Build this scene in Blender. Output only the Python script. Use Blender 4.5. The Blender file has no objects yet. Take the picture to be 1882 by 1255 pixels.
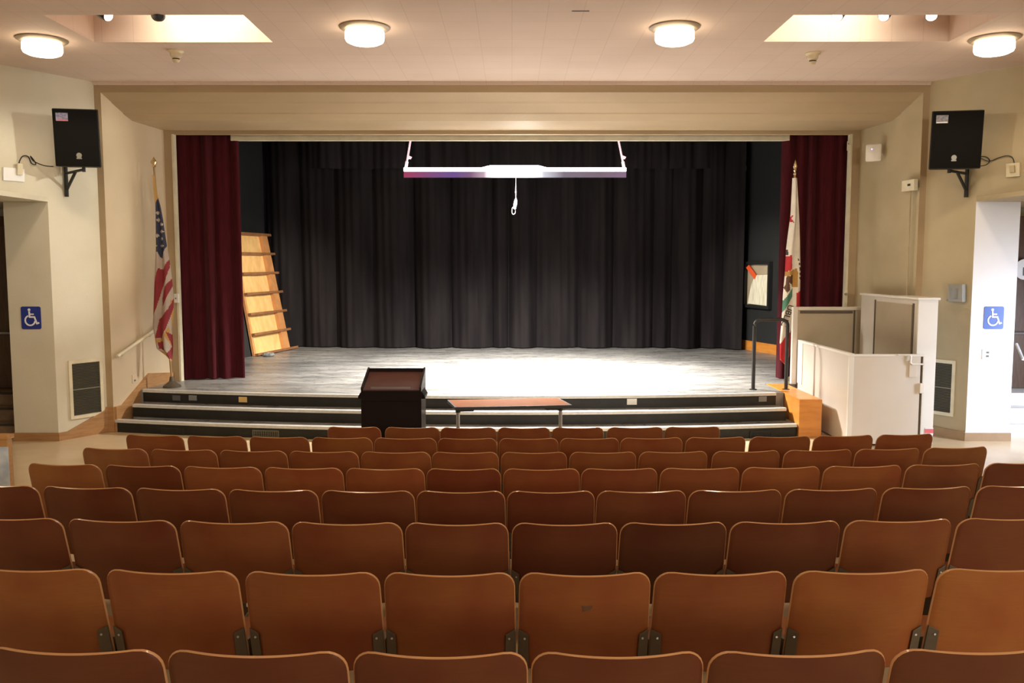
import bpy, bmesh, math, random
from mathutils import Vector, Matrix
random.seed(7)
SC = bpy.context.scene
C = SC.collection

# ---------------------------------------------------------------- camera, world, exposure
F = 1600.0                       # focal length in pixels of the 1882 px wide frame
TH = math.atan((627.5-485)/F)    # the camera looks slightly down
CZ = 2.36                        # camera height over the flat floor in front of the stage
cam = bpy.data.cameras.new('camera'); camo = bpy.data.objects.new('camera', cam); C.objects.link(camo)
camo.location = (0, 0, CZ); camo.rotation_euler = (math.pi/2-TH, 0, 0)
cam.sensor_width = 36; cam.sensor_fit = 'HORIZONTAL'; cam.lens = 36*F/1882
cam.clip_start = 0.05; cam.clip_end = 100
SC.camera = camo
w = bpy.data.worlds.new('World'); SC.world = w; w.use_nodes = True
w.node_tree.nodes['Background'].inputs[0].default_value = (0.75, 0.85, 1.0, 1)
w.node_tree.nodes['Background'].inputs[1].default_value = 0.05
SC.view_settings.view_transform = 'Standard'; SC.view_settings.look = 'None'
SC.view_settings.exposure = 0.0; SC.view_settings.gamma = 1.0; SC.view_settings.use_curve_mapping = False
LAMP_E = 8.0        # ceiling lamps
LAMP_COL = (1.0, 0.80, 0.56)
CH_ = 4.825

def area(name, loc, target, sx, sy, power, col, spread=180):
    l = bpy.data.lights.new(name, 'AREA'); l.shape = 'RECTANGLE'; l.size = sx; l.size_y = sy
    l.energy = power; l.color = col; l.spread = math.radians(spread)
    o = bpy.data.objects.new(name, l); C.objects.link(o); o.location = loc
    o.rotation_euler = (Vector(target)-Vector(loc)).to_track_quat('-Z', 'Y').to_euler(); return o
def spot(name, loc, target, power, col, ang, blend, rad):
    l = bpy.data.lights.new(name, 'SPOT'); l.energy = power; l.color = col
    l.spot_size = math.radians(ang); l.spot_blend = blend; l.shadow_soft_size = rad
    o = bpy.data.objects.new(name, l); C.objects.link(o); o.location = loc
    o.rotation_euler = (Vector(target)-Vector(loc)).to_track_quat('-Z', 'Y').to_euler(); return o
# daylight through the glazed exterior door of the right-hand passage
area('daylight_right_passage', (8.2, 9.6, 1.35), (6.4, 11.6, 0.3), 0.9, 1.5, 80, (0.74, 0.82, 1.0), 120)
# unseen fill light at the back right, added to brighten ceiling and header
area('added_back_fill', (3.2, -4.8, 3.3), (-1.5, 11.5, 4.1), 6.0, 1.3, 400, (1.0, 0.93, 0.80), 130)
# stage lights at the hanging strip; the two side spots are added
spot('stage_spot', (0.6, 14.5, 3.62), (1.0, 14.2, 0.5), 5600, (1.0, 0.95, 0.88), 104, 1.0, 0.2)
spot('stage_spot_wide', (0.0, 14.5, 3.62), (0.0, 14.7, 0.5), 5000, (1.0, 0.95, 0.88), 148, 0.8, 0.2)
spot('added_side_spot', (-1.6, 14.55, 3.62), (-5.0, 18.2, 1.2), 1500, (1.0, 0.90, 0.74), 52, 1.0, 0.1)  # added to brighten the leaning panel
spot('added_side_spot', (1.8, 14.55, 3.62), (5.3, 18.0, 1.6), 1100, (1.0, 0.92, 0.80), 44, 1.0, 0.1)  # added to brighten the wall case
# the spot lamps in the ceiling recesses also reach the side walls
spot('well_spot_light', (2.95, 9.1, CH_-0.12), (-6.1, 11.35, 3.25), 1150, (0.98, 0.97, 0.84), 25, 0.6, 0.04)
spot('well_spot_light', (-3.9, 9.1, CH_-0.12), (6.0, 11.4, 3.2), 500, (1, 0.88, 0.68), 25, 0.8, 0.05)
pl_ = bpy.data.lights.new('stage_strip_glow', 'POINT'); pl_.energy = 55; pl_.color = (1.0, 0.93, 0.84); pl_.shadow_soft_size = 0.12
po_ = bpy.data.objects.new('stage_strip_glow', pl_); C.objects.link(po_); po_.location = (0.2, 14.6, 3.66)

# ---------------------------------------------------------------- picture measuring helpers
_c, _s = math.cos(TH), math.sin(TH)
def ray(px, py):
    a = (px-941)/F; b = (627.5-py)/F
    return Vector((a, _c+b*_s, -_s+b*_c))
def PD(px, py, D):
    r = ray(px, py); t = D/r.y; return Vector((r.x*t, D, CZ+r.z*t))
def PZ(px, py, z):
    r = ray(px, py); t = (z-CZ)/r.z; return Vector((r.x*t, r.y*t, z))

# ---------------------------------------------------------------- materials
def mat(name, col, rough=0.6, metal=0.0, var=None, scale=6.0, bump=0.0, bscale=80.0, coat=0.0, spec=0.5, stretch=(1,1,1), emit=None, es=0.0, detail=4.0):
    m = bpy.data.materials.new(name); m.use_nodes = True
    nt = m.node_tree; N = nt.nodes; L = nt.links; p = N['Principled BSDF']
    p.inputs['Base Color'].default_value = (*col, 1); p.inputs['Roughness'].default_value = rough
    p.inputs['Metallic'].default_value = metal; p.inputs['Specular IOR Level'].default_value = spec
    p.inputs['Coat Weight'].default_value = coat; p.inputs['Coat Roughness'].default_value = 0.15
    tc = N.new('ShaderNodeTexCoord'); mp = N.new('ShaderNodeMapping'); mp.inputs['Scale'].default_value = stretch
    L.new(tc.outputs['Object'], mp.inputs['Vector'])
    nz = N.new('ShaderNodeTexNoise'); nz.inputs['Scale'].default_value = scale; nz.inputs['Detail'].default_value = detail
    L.new(mp.outputs['Vector'], nz.inputs['Vector'])
    if var is None: var = tuple(c*0.88 for c in col)
    mx = N.new('ShaderNodeMix'); mx.data_type = 'RGBA'
    mx.inputs['A'].default_value = (*col, 1); mx.inputs['B'].default_value = (*var, 1)
    mr = N.new('ShaderNodeMapRange'); mr.inputs['From Min'].default_value = 0.38; mr.inputs['From Max'].default_value = 0.66
    L.new(nz.outputs['Fac'], mr.inputs['Value']); L.new(mr.outputs['Result'], mx.inputs['Factor'])
    L.new(mx.outputs['Result'], p.inputs['Base Color'])
    if bump > 0:
        n2 = N.new('ShaderNodeTexNoise'); n2.inputs['Scale'].default_value = bscale; L.new(tc.outputs['Object'], n2.inputs['Vector'])
        bp = N.new('ShaderNodeBump'); bp.inputs['Strength'].default_value = bump; bp.inputs['Distance'].default_value = 0.01
        L.new(n2.outputs['Fac'], bp.inputs['Height']); L.new(bp.outputs['Normal'], p.inputs['Normal'])
    if emit:
        p.inputs['Emission Color'].default_value = (*emit, 1); p.inputs['Emission Strength'].default_value = es
    m['mx'] = mx.name
    return m

M = {}
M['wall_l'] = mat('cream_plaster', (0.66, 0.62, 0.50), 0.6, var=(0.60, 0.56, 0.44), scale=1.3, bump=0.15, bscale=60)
M['wall_r'] = mat('cream_plaster_shaded', (0.43, 0.355, 0.22), 0.6, var=(0.38, 0.31, 0.185), scale=1.3, bump=0.15, bscale=60)  # left wall's paint with the right side's weaker light put into the colour
M['arch'] = mat('proscenium_plaster', (0.41, 0.305, 0.18), 0.6, var=(0.35, 0.255, 0.145), scale=0.9, bump=0.2, bscale=30, stretch=(0.5, 1, 2.2))
M['splay'] = mat('splay_plaster', (0.58, 0.47, 0.32), 0.6, var=(0.52, 0.41, 0.27), scale=1.1, bump=0.15, bscale=40)
M['white_jamb'] = mat('white_plaster', (0.80, 0.80, 0.80), 0.55, var=(0.76, 0.76, 0.77), scale=2)  # right jamb and passage steps: white of the daylight put into the colour
M['black_wall'] = mat('black_stage_paint', (0.012, 0.013, 0.014), 0.75, scale=3)
M['black_velour'] = mat('black_velour', (0.020, 0.017, 0.018), 0.95, var=(0.012, 0.010, 0.011), scale=2.2, stretch=(2, 2, 0.25), spec=0.1)
M['red_velour'] = mat('maroon_velour', (0.062, 0.005, 0.009), 0.9, var=(0.040, 0.003, 0.006), scale=9, stretch=(8, 8, 0.5), spec=0.15)
M['red_velour'].node_tree.nodes['Principled BSDF'].inputs['Sheen Weight'].default_value = 0.05
M['wood_trim'] = mat('orange_wood', (0.40, 0.215, 0.09), 0.4, var=(0.31, 0.16, 0.06), scale=5, stretch=(1, 1, 8), coat=0.2)
M['cheek_wood'] = mat('amber_plywood', (0.62, 0.25, 0.045), 0.4, var=(0.52, 0.19, 0.03), scale=3, stretch=(1, 1, 5), coat=0.2)
M['dark_wood'] = mat('dark_door_wood', (0.10, 0.05, 0.022), 0.4, var=(0.07, 0.03, 0.014), scale=6, stretch=(6, 6, 1), coat=0.2)
M['stair_wood'] = mat('brown_stair', (0.22, 0.14, 0.08), 0.5, var=(0.16, 0.10, 0.055), scale=6)
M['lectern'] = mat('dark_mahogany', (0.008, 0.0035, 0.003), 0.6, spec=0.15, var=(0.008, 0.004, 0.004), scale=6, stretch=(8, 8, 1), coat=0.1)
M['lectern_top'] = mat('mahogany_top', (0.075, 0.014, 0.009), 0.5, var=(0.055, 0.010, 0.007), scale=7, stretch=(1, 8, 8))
M['table_top'] = mat('walnut_laminate', (0.40, 0.13, 0.022), 0.7, spec=0.1, var=(0.32, 0.10, 0.016), scale=7, stretch=(1, 8, 8))
M['black_rubber'] = mat('black_edge', (0.015, 0.015, 0.015), 0.5)
M['grey_steel'] = mat('grey_steel', (0.45, 0.46, 0.48), 0.3, 0.8)
M['bracket'] = mat('dark_bracket_steel', (0.10, 0.078, 0.052), 0.5, 0.3, scale=30)
M['chrome'] = mat('chrome', (0.8, 0.8, 0.8), 0.15, 1.0)
M['nosing'] = mat('aluminium_nosing', (0.62, 0.62, 0.60), 0.4, 0.2, scale=20)
M['riser'] = mat('black_riser', (0.016, 0.0155, 0.013), 0.4, spec=0.3, var=(0.024, 0.023, 0.019), scale=6)
M['grille'] = mat('grey_grille', (0.19, 0.18, 0.13), 0.5, 0.3)
M['grille_dark'] = mat('dark_duct', (0.035, 0.033, 0.026), 0.8)
M['cream_metal'] = mat('cream_frame', (0.70, 0.64, 0.47), 0.45)
M['lift'] = mat('lift_beige_enamel', (0.66, 0.61, 0.54), 0.35, var=(0.63, 0.58, 0.50), scale=2, coat=0.1)
M['lift_white'] = mat('lift_white_enamel', (0.78, 0.76, 0.70), 0.35, var=(0.74, 0.72, 0.66), scale=2)
M['lift_tan'] = mat('lift_tan_panel', (0.42, 0.35, 0.245), 0.5, var=(0.39, 0.32, 0.22), scale=3)
M['lift_dark'] = mat('lift_seam', (0.10, 0.075, 0.05), 0.6)
M['speaker'] = mat('speaker_grille', (0.006, 0.0055, 0.005), 0.9, spec=0.12, var=(0.008, 0.0075, 0.007), scale=200)
M['speaker_body'] = mat('speaker_body', (0.012, 0.011, 0.009), 0.6)
M['plywood'] = mat('pale_plywood', (0.80, 0.52, 0.22), 0.5, var=(0.70, 0.42, 0.16), scale=4, stretch=(2, 2, 1))
M['ply_rail'] = mat('plywood_rail', (0.27, 0.125, 0.055), 0.5, var=(0.21, 0.09, 0.038), scale=6)
M['ply_stile'] = mat('plywood_stile', (0.56, 0.27, 0.10), 0.5, var=(0.46, 0.21, 0.08), scale=6)
M['white_plastic'] = mat('white_plastic', (0.80, 0.77, 0.70), 0.4)
M['cream_plastic'] = mat('cream_plastic', (0.62, 0.55, 0.38), 0.45)
M['grey_plastic'] = mat('grey_plate', (0.10, 0.10, 0.10), 0.5)
M['pale_grey_plastic'] = mat('pale_grey_plate', (0.20, 0.20, 0.19), 0.5)
M['yellow_plastic'] = mat('yellow_plate', (0.75, 0.50, 0.18), 0.45)
M['box_grey'] = mat('grey_box_paint', (0.30, 0.30, 0.27), 0.4, 0.2)
M['sign_blue'] = mat('sign_blue', (0.018, 0.035, 0.25), 0.4)
M['sign_blue_r'] = mat('sign_blue_bright', (0.03, 0.10, 0.42), 0.4)
M['sign_white'] = mat('sign_white', (0.82, 0.82, 0.84), 0.4)
M['lamp_trim'] = mat('lamp_trim', (0.30, 0.24, 0.17), 0.45, 0.3)
M['ivory'] = mat('detector_ivory', (0.68, 0.58, 0.40), 0.45)
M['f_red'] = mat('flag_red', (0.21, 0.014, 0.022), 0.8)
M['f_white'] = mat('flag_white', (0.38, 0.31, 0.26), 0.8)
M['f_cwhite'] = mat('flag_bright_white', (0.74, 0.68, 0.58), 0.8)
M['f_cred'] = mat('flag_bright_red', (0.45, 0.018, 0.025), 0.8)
M['f_blue'] = mat('flag_blue', (0.018, 0.022, 0.05), 0.8)
M['f_gold'] = mat('flag_gold_fringe', (0.42, 0.23, 0.055), 0.8)
M['f_green'] = mat('flag_green', (0.07, 0.20, 0.13), 0.8)
M['f_brown'] = mat('flag_brown', (0.10, 0.045, 0.02), 0.8)
M['f_dark'] = mat('flag_ink', (0.05, 0.04, 0.035), 0.8)
M['gold'] = mat('brass', (0.75, 0.60, 0.36), 0.25, 0.9)
M['pole_wood'] = mat('flag_pole_wood', (0.35, 0.22, 0.10), 0.4)
M['papers'] = mat('poster_paper', (0.62, 0.70, 0.80), 0.6, var=(0.40, 0.50, 0.66), scale=9)
M['oak'] = mat('oak_table', (0.48, 0.26, 0.09), 0.4, var=(0.40, 0.21, 0.07), scale=5, stretch=(1, 8, 8))
M['pink'] = mat('red_label', (0.75, 0.16, 0.18), 0.5)
M['orange_cloth'] = mat('orange_cloth', (0.80, 0.10, 0.03), 0.6)
M['bag'] = mat('clear_bag', (0.88, 0.85, 0.70), 0.5, var=(0.62, 0.58, 0.42), scale=5, stretch=(7, 7, 0.8))
M['glass_drum'] = mat('lit_glass', (1, 0.9, 0.75), 0.3, emit=LAMP_COL, es=LAMP_E)
M['spot_lamp'] = mat('lit_spot', (1, 0.9, 0.75), 0.3, emit=(1, 0.86, 0.66), es=10)
M['led'] = mat('purple_led', (0.3, 0.3, 1), 0.3, emit=(0.25, 0.2, 1), es=6)
M['bright_strip'] = mat('lit_strip', (1, 0.95, 1), 0.3, emit=(1, 0.93, 0.96), es=8)
M['hang_rod'] = mat('painted_glow_rod', (0.85, 0.70, 0.72), 0.4, emit=(1.0, 0.66, 0.74), es=0.8)  # rods are no lamps; emission stands in for light catching them
M['passage_glass'] = mat('daylit_glass', (0.8, 0.9, 1), 0.2, emit=(0.8, 0.9, 1), es=3)

# ceiling with faint square tile seams
def ceiling_mat():
    m = mat('ceiling_tile', (0.66, 0.53, 0.45), 0.75, var=(0.62, 0.495, 0.415), scale=0.8, bump=0.05)
    nt = m.node_tree; N = nt.nodes; L = nt.links; p = N['Principled BSDF']
    tc = N.new('ShaderNodeTexCoord'); br = N.new('ShaderNodeTexBrick')
    br.inputs['Scale'].default_value = 1.0; br.inputs['Brick Width'].default_value = 0.352; br.inputs['Row Height'].default_value = 0.352
    br.offset = 0.0; br.inputs['Mortar Size'].default_value = 0.0035; br.inputs['Mortar Smooth'].default_value = 0.4
    br.inputs['Color1'].default_value = (1, 1, 1, 1); br.inputs['Color2'].default_value = (0.97, 0.96, 0.96, 1); br.inputs['Mortar'].default_value = (0.80, 0.76, 0.74, 1)
    L.new(tc.outputs['Object'], br.inputs['Vector'])
    mu = N.new('ShaderNodeMix'); mu.data_type = 'RGBA'; mu.blend_type = 'MULTIPLY'; mu.inputs['Factor'].default_value = 0.85
    L.new(N[m['mx']].outputs['Result'], mu.inputs['A']); L.new(br.outputs['Color'], mu.inputs['B'])
    L.new(mu.outputs['Result'], p.inputs['Base Color']); return m
M['ceiling'] = ceiling_mat()

# hall floor: pale beige tile; stage: scuffed dark tile
def floor_mat():
    m = mat('hall_floor_tile', (0.60, 0.47, 0.30), 0.28, var=(0.54, 0.41, 0.25), scale=2.5)
    return m
M['floor'] = floor_mat()
def stage_mat():
    m = mat('stage_floor_tile', (0.27, 0.26, 0.245), 0.42, var=(0.15, 0.147, 0.14), scale=1.6, stretch=(0.7, 2.2, 1), detail=9)
    nt = m.node_tree; N = nt.nodes; L = nt.links; p = N['Principled BSDF']
    tc = N.new('ShaderNodeTexCoord'); mp = N.new('ShaderNodeMapping'); mp.inputs['Scale'].default_value = (2.0, 7, 1)
    L.new(tc.outputs['Object'], mp.inputs['Vector'])
    nz = N.new('ShaderNodeTexNoise'); nz.inputs['Scale'].default_value = 3; nz.inputs['Detail'].default_value = 8; nz.inputs['Distortion'].default_value = 0.6
    L.new(mp.outputs['Vector'], nz.inputs['Vector'])
    mr = N.new('ShaderNodeMapRange'); mr.inputs['From Min'].default_value = 0.35; mr.inputs['From Max'].default_value = 0.7
    mr.inputs['To Min'].default_value = 0.26; mr.inputs['To Max'].default_value = 0.5
    L.new(nz.outputs['Fac'], mr.inputs['Value']); L.new(mr.outputs['Result'], p.inputs['Roughness'])
    mu = N.new('ShaderNodeMix'); mu.data_type = 'RGBA'; mu.blend_type = 'MULTIPLY'; mu.inputs['Factor'].default_value = 0.5
    L.new(N[m['mx']].outputs['Result'], mu.inputs['A'])
    mr2 = N.new('ShaderNodeMapRange'); mr2.inputs['From Min'].default_value = 0.3; mr2.inputs['From Max'].default_value = 0.65; mr2.inputs['To Min'].default_value = 0.4; mr2.inputs['To Max'].default_value = 1.25
    L.new(nz.outputs['Fac'], mr2.inputs['Value']); L.new(mr2.outputs['Result'], mu.inputs['B'])
    L.new(mu.outputs['Result'], p.inputs['Base Color']); return m
M['stage'] = stage_mat()

# plywood of the chairs: the tint of each chair comes from its object colour
def chair_mat():
    m = bpy.data.materials.new('lacquered_plywood'); m.use_nodes = True
    nt = m.node_tree; N = nt.nodes; L = nt.links; p = N['Principled BSDF']
    tc = N.new('ShaderNodeTexCoord'); oi = N.new('ShaderNodeObjectInfo')
    ad = N.new('ShaderNodeVectorMath'); ad.operation = 'ADD'; L.new(tc.outputs['Object'], ad.inputs[0])
    sc = N.new('ShaderNodeVectorMath'); sc.operation = 'SCALE'; sc.inputs['Scale'].default_value = 9.0
    L.new(oi.outputs['Location'], sc.inputs[0]); L.new(sc.outputs[0], ad.inputs[1])
    mp = N.new('ShaderNodeMapping'); mp.inputs['Scale'].default_value = (1.5, 1.5, 22); L.new(ad.outputs[0], mp.inputs['Vector'])
    n1 = N.new('ShaderNodeTexNoise'); n1.inputs['Scale'].default_value = 6; n1.inputs['Detail'].default_value = 6; L.new(mp.outputs['Vector'], n1.inputs['Vector'])
    n2 = N.new('ShaderNodeTexNoise'); n2.inputs['Scale'].default_value = 3.5; n2.inputs['Detail'].default_value = 3; L.new(ad.outputs[0], n2.inputs['Vector'])
    mx = N.new('ShaderNodeMix'); mx.data_type = 'RGBA'
    mx.inputs['A'].default_value = (0.205, 0.070, 0.020, 1); mx.inputs['B'].default_value = (0.155, 0.050, 0.015, 1)
    L.new(n1.outputs['Fac'], mx.inputs['Factor'])
    mx2 = N.new('ShaderNodeMix'); mx2.data_type = 'RGBA'; mx2.inputs['B'].default_value = (0.15, 0.038, 0.012, 1)
    mr = N.new('ShaderNodeMapRange'); mr.inputs['From Min'].default_value = 0.42; mr.inputs['From Max'].default_value = 0.68; mr.inputs['To Max'].default_value = 0.95
    L.new(n2.outputs['Fac'], mr.inputs['Value']); L.new(mr.outputs['Result'], mx2.inputs['Factor']); L.new(mx.outputs['Result'], mx2.inputs['A'])
    mu = N.new('ShaderNodeMix'); mu.data_type = 'RGBA'; mu.blend_type = 'MULTIPLY'; mu.inputs['Factor'].default_value = 1
    L.new(mx2.outputs['Result'], mu.inputs['A']); L.new(oi.outputs['Color'], mu.inputs['B'])
    L.new(mu.outputs['Result'], p.inputs['Base Color'])
    p.inputs['Roughness'].default_value = 0.42; p.inputs['Coat Weight'].default_value = 0.12; p.inputs['Coat Roughness'].default_value = 0.25; p.inputs['Specular IOR Level'].default_value = 0.3
    return m
M['chair'] = chair_mat()
M['chair_edge'] = mat('plywood_edge', (0.40, 0.20, 0.085), 0.28, coat=0.5)

# ---------------------------------------------------------------- mesh builder
WM = {}       # world matrix of everything built so far
class MB:
    def __init__(s): s.bm = bmesh.new(); s.mi = 0
    def _f(s, vs):
        try:
            f = s.bm.faces.new(vs); f.material_index = s.mi; return f
        except ValueError: return None
    def hexa(s, p):       # 8 corners: bottom ring then top ring
        v = [s.bm.verts.new(q) for q in p]
        for a in ((3,2,1,0),(4,5,6,7),(0,1,5,4),(1,2,6,5),(2,3,7,6),(3,0,4,7)): s._f([v[i] for i in a])
        return s
    def box(s, x0, x1, y0, y1, z0, z1, Mx=None):
        p = [Vector(q) for q in ((x0,y0,z0),(x1,y0,z0),(x1,y1,z0),(x0,y1,z0),(x0,y0,z1),(x1,y0,z1),(x1,y1,z1),(x0,y1,z1))]
        if Mx is not None: p = [Mx @ q for q in p]
        return s.hexa(p)
    def prism(s, pts, d):     # planar outline pushed along d
        a = [s.bm.verts.new(Vector(p)) for p in pts]; b = [s.bm.verts.new(Vector(p)+Vector(d)) for p in pts]
        s._f(a[::-1]); s._f(b); n = len(a)
        for i in range(n): s._f([a[i], a[(i+1) % n], b[(i+1) % n], b[i]])
        return s
    def tube(s, pts, r, n=8, closed=False):
        pts = [Vector(p) for p in pts]; rings = []; m = len(pts)
        for i, p in enumerate(pts):
            if closed: t = pts[(i+1) % m]-pts[i-1]
            else: t = pts[min(i+1, m-1)]-pts[max(i-1, 0)]
            t.normalize(); u = t.cross(Vector((0, 0, 1)))
            if u.length < 0.02: u = t.cross(Vector((1, 0, 0)))
            u.normalize(); v = t.cross(u); rr = r[i] if isinstance(r, (list, tuple)) else r
            rings.append([s.bm.verts.new(p+u*rr*math.cos(2*math.pi*k/n)+v*rr*math.sin(2*math.pi*k/n)) for k in range(n)])
        for i in range(m if closed else m-1):
            a, b = rings[i], rings[(i+1) % m]
            for k in range(n): s._f([a[k], a[(k+1) % n], b[(k+1) % n], b[k]])
        if not closed: s._f(rings[0][::-1]); s._f(rings[-1])
        return s
    def lathe(s, c, prof, n=32):       # prof: (radius, z)
        c = Vector(c); rings = []
        for r, z in prof:
            rings.append([s.bm.verts.new(c+Vector((r*math.cos(2*math.pi*k/n), r*math.sin(2*math.pi*k/n), z))) for k in range(n)] if r > 1e-5 else [s.bm.verts.new(c+Vector((0, 0, z)))])
        for a, b in zip(rings, rings[1:]):
            for k in range(n):
                q = [a[k % len(a)], a[(k+1) % len(a)], b[(k+1) % len(b)], b[k % len(b)]]
                q2 = []
                for v in q:
                    if v not in q2: q2.append(v)
                if len(q2) > 2: s._f(q2)
        if len(rings[0]) > 1: s._f(rings[0][::-1])
        if len(rings[-1]) > 1: s._f(rings[-1])
        return s
    def build(s, name, m, parent=None, smooth=False, bevel=0.0, world=True):
        ms = m if isinstance(m, list) else [m]
        bmesh.ops.recalc_face_normals(s.bm, faces=s.bm.faces[:])
        if bevel > 0:
            es = [e for e in s.bm.edges if len(e.link_faces) == 2 and e.calc_face_angle() > 0.6]
            bmesh.ops.bevel(s.bm, geom=es, offset=bevel, segments=2, affect='EDGES', profile=0.5, clamp_overlap=True)
        # origin at the parent's place
        off = WM.get(parent, Matrix.Identity(4)).copy() if (parent is not None and world) else None
        me = bpy.data.meshes.new(name)
        if off is not None:
            bmesh.ops.transform(s.bm, matrix=off.inverted(), verts=s.bm.verts[:])
        s.bm.to_mesh(me); s.bm.free()
        if smooth:
            for p in me.polygons: p.use_smooth = True
            try: me.set_sharp_from_angle(angle=math.radians(40))
            except Exception: pass
        for q in ms: me.materials.append(q)
        o = bpy.data.objects.new(name, me); C.objects.link(o)
        if parent is not None: o.parent = parent
        WM[o] = WM.get(parent, Matrix.Identity(4)).copy()
        return o

def tag(o, label, cat, group=None, kind=None):
    o['label'] = label; o['category'] = cat
    if group: o['group'] = group
    if kind: o['kind'] = kind
    return o
def struct(o): o['kind'] = 'structure'; return o
def thing(name, loc, label, cat, group=None, rz=0.0):
    o = bpy.data.objects.new(name, None); C.objects.link(o); o.location = loc; o.rotation_euler = (0, 0, rz); o.empty_display_size = 0.1
    o.matrix_world = Matrix.Translation(Vector(loc)) @ Matrix.Rotation(rz, 4, 'Z')
    WM[o] = o.matrix_world.copy()
    return tag(o, label, cat, group)

# ---------------------------------------------------------------- the hall shell
CH = 4.825          # ceiling height
AX, AY = 5.69, 12.1   # corner of side wall and proscenium
JX, JY = 6.07, 11.5   # jamb corner
SZ = 0.52           # stage height
def fz(y):          # floor height at distance y: flat by the stage, rising towards the back of the hall
    if y >= 8.05: return 0.0
    if y >= 4.8: return (8.05-y)*0.0765
    return 3.25*0.0765+(4.8-y)*0.068
mb = MB()
ys = [12.2, 8.05, 6.4, 4.8, 3.2, 1.6, 0, -2.5, -5]
for a, b in zip(ys, ys[1:]):
    mb.hexa([(-9.2, b, fz(b)-0.2), (9.2, b, fz(b)-0.2), (9.2, a, fz(a)-0.2), (-9.2, a, fz(a)-0.2), (-9.2, b, fz(b)), (9.2, b, fz(b)), (9.2, a, fz(a)), (-9.2, a, fz(a))])
struct(mb.build('floor', M['floor']))

# ceiling slab with two rectangular light wells
def slab_with_holes(name, x0, x1, y0, y1, z0, z1, holes, m):
    xs = sorted({x0, x1, *[h[0] for h in holes], *[h[1] for h in holes]}); yy = sorted({y0, y1, *[h[2] for h in holes], *[h[3] for h in holes]})
    mb = MB()
    for xa, xb in zip(xs, xs[1:]):
        for ya, yb in zip(yy, yy[1:]):
            cx, cy = (xa+xb)/2, (ya+yb)/2
            if any(h[0] < cx < h[1] and h[2] < cy < h[3] for h in holes): continue
            mb.box(xa, xb, ya, yb, z0, z1)
    return struct(mb.build(name, m))
WELL_L = (-4.66, -2.67, 8.91, 9.975); WELL_R = (2.80, 4.86, 8.91, 9.95)
slab_with_holes('ceiling', -9.2, 9.2, -5, 12.25, CH, CH+0.02, [WELL_L, WELL_R], M['ceiling'])
for wi, (x0, x1, y0, y1) in enumerate((WELL_L, WELL_R)):
    mb = MB(); t = 0.04; h = CH+0.95; b_ = CH+0.021
    mb.box(x0-t, x0, y0-t, y1+t, b_, h); mb.box(x1, x1+t, y0-t, y1+t, b_, h)
    mb.box(x0, x1, y0-t, y0, b_, h); mb.box(x0, x1, y1, y1+t, b_, h); mb.box(x0-t, x1+t, y0-t, y1+t, h, h+t)
    struct(mb.build('trim_%d' % (wi+1), M['ceiling']))

# side walls: short canted length by the stage with the passage opening, then straight to the back
HZ = 3.17
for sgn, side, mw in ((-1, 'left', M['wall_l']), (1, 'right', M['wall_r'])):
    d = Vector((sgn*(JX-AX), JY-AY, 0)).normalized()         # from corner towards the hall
    A = Vector((sgn*AX, AY, 0)); J = Vector((sgn*JX, JY, 0))
    E = J+d*3.2; nrm = Vector((sgn*abs(d.y), abs(d.x), 0))     # outwards of the room
    mb = MB(); T = nrm*0.12
    up = Vector((0, 0, CH))
    def wallbox(P, Q, z0, z1):
        mb.hexa([P+Vector((0,0,z0)), Q+Vector((0,0,z0)), Q+T+Vector((0,0,z0)), P+T+Vector((0,0,z0)), P+Vector((0,0,z1)), Q+Vector((0,0,z1)), Q+T+Vector((0,0,z1)), P+T+Vector((0,0,z1))])
    wallbox(A, J, 0, CH); wallbox(J, J+d*2.3, HZ, CH); wallbox(J+d*2.3, E, 0, CH)
    mb.box(min(E.x, E.x+sgn*0.12), max(E.x, E.x+sgn*0.12), -5, E.y, 0, CH)
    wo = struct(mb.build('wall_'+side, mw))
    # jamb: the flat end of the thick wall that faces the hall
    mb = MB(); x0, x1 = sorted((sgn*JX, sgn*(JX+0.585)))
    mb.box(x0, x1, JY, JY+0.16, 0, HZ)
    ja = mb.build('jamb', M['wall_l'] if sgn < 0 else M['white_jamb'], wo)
    mb = MB(); x0, x1 = sorted((sgn*JX, sgn*9.1)); mb.box(x0, x1, 9.0, 13.2, HZ+0.001, HZ+0.06)
    mb.build('passage_ceiling', mw, wo)
    mb = MB(); x0, x1 = sorted((sgn*(JX+0.48), sgn*(JX+0.585))); mb.box(x0, x1, JY+0.16, 12.9, 0, HZ)
    x0, x1 = sorted((sgn*9.0, sgn*9.1)); mb.box(x0, x1, 9.0, 13.2, 0, HZ)
    x0, x1 = sorted((sgn*(JX+0.585), sgn*9.1)); mb.box(x0, x1, 12.9, 13.0, 0, HZ)
    mb.build('passage_wall', mw, wo)
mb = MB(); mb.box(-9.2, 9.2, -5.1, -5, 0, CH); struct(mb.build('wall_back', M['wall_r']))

# proscenium: front face strip, splayed reveals, header, inner frame
IX, IY, IZ = 5.35, 13.6, 4.44        # inner end of the splay
OX, OZ = 5.23, 4.345                 # opening
FX, FZ = 5.60, 4.685                 # outer lip
mb = MB()
mb.box(-AX-0.4, AX+0.4, AY, AY+0.15, FZ, CH+0.1)
for sgn in (-1, 1):
    x0, x1 = sorted((sgn*FX, sgn*(AX+0.4))); mb.box(x0, x1, AY, AY+0.15, 0, FZ)
wf = struct(mb.build('wall_front', M['arch']))
def quadslab(p, d): return MB().prism(p, d)
quadslab([(-FX, AY+0.003, 0), (-IX, IY, 0), (-IX, IY, IZ), (-FX, AY+0.003, FZ)], (-0.12, 0, 0)).build('left_splay', M['splay'], wf)
quadslab([(FX, AY+0.003, 0), (IX, IY, 0), (IX, IY, IZ), (FX, AY+0.003, FZ)], (0.12, 0, 0)).build('right_splay', M['wall_r'], wf)
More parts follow.
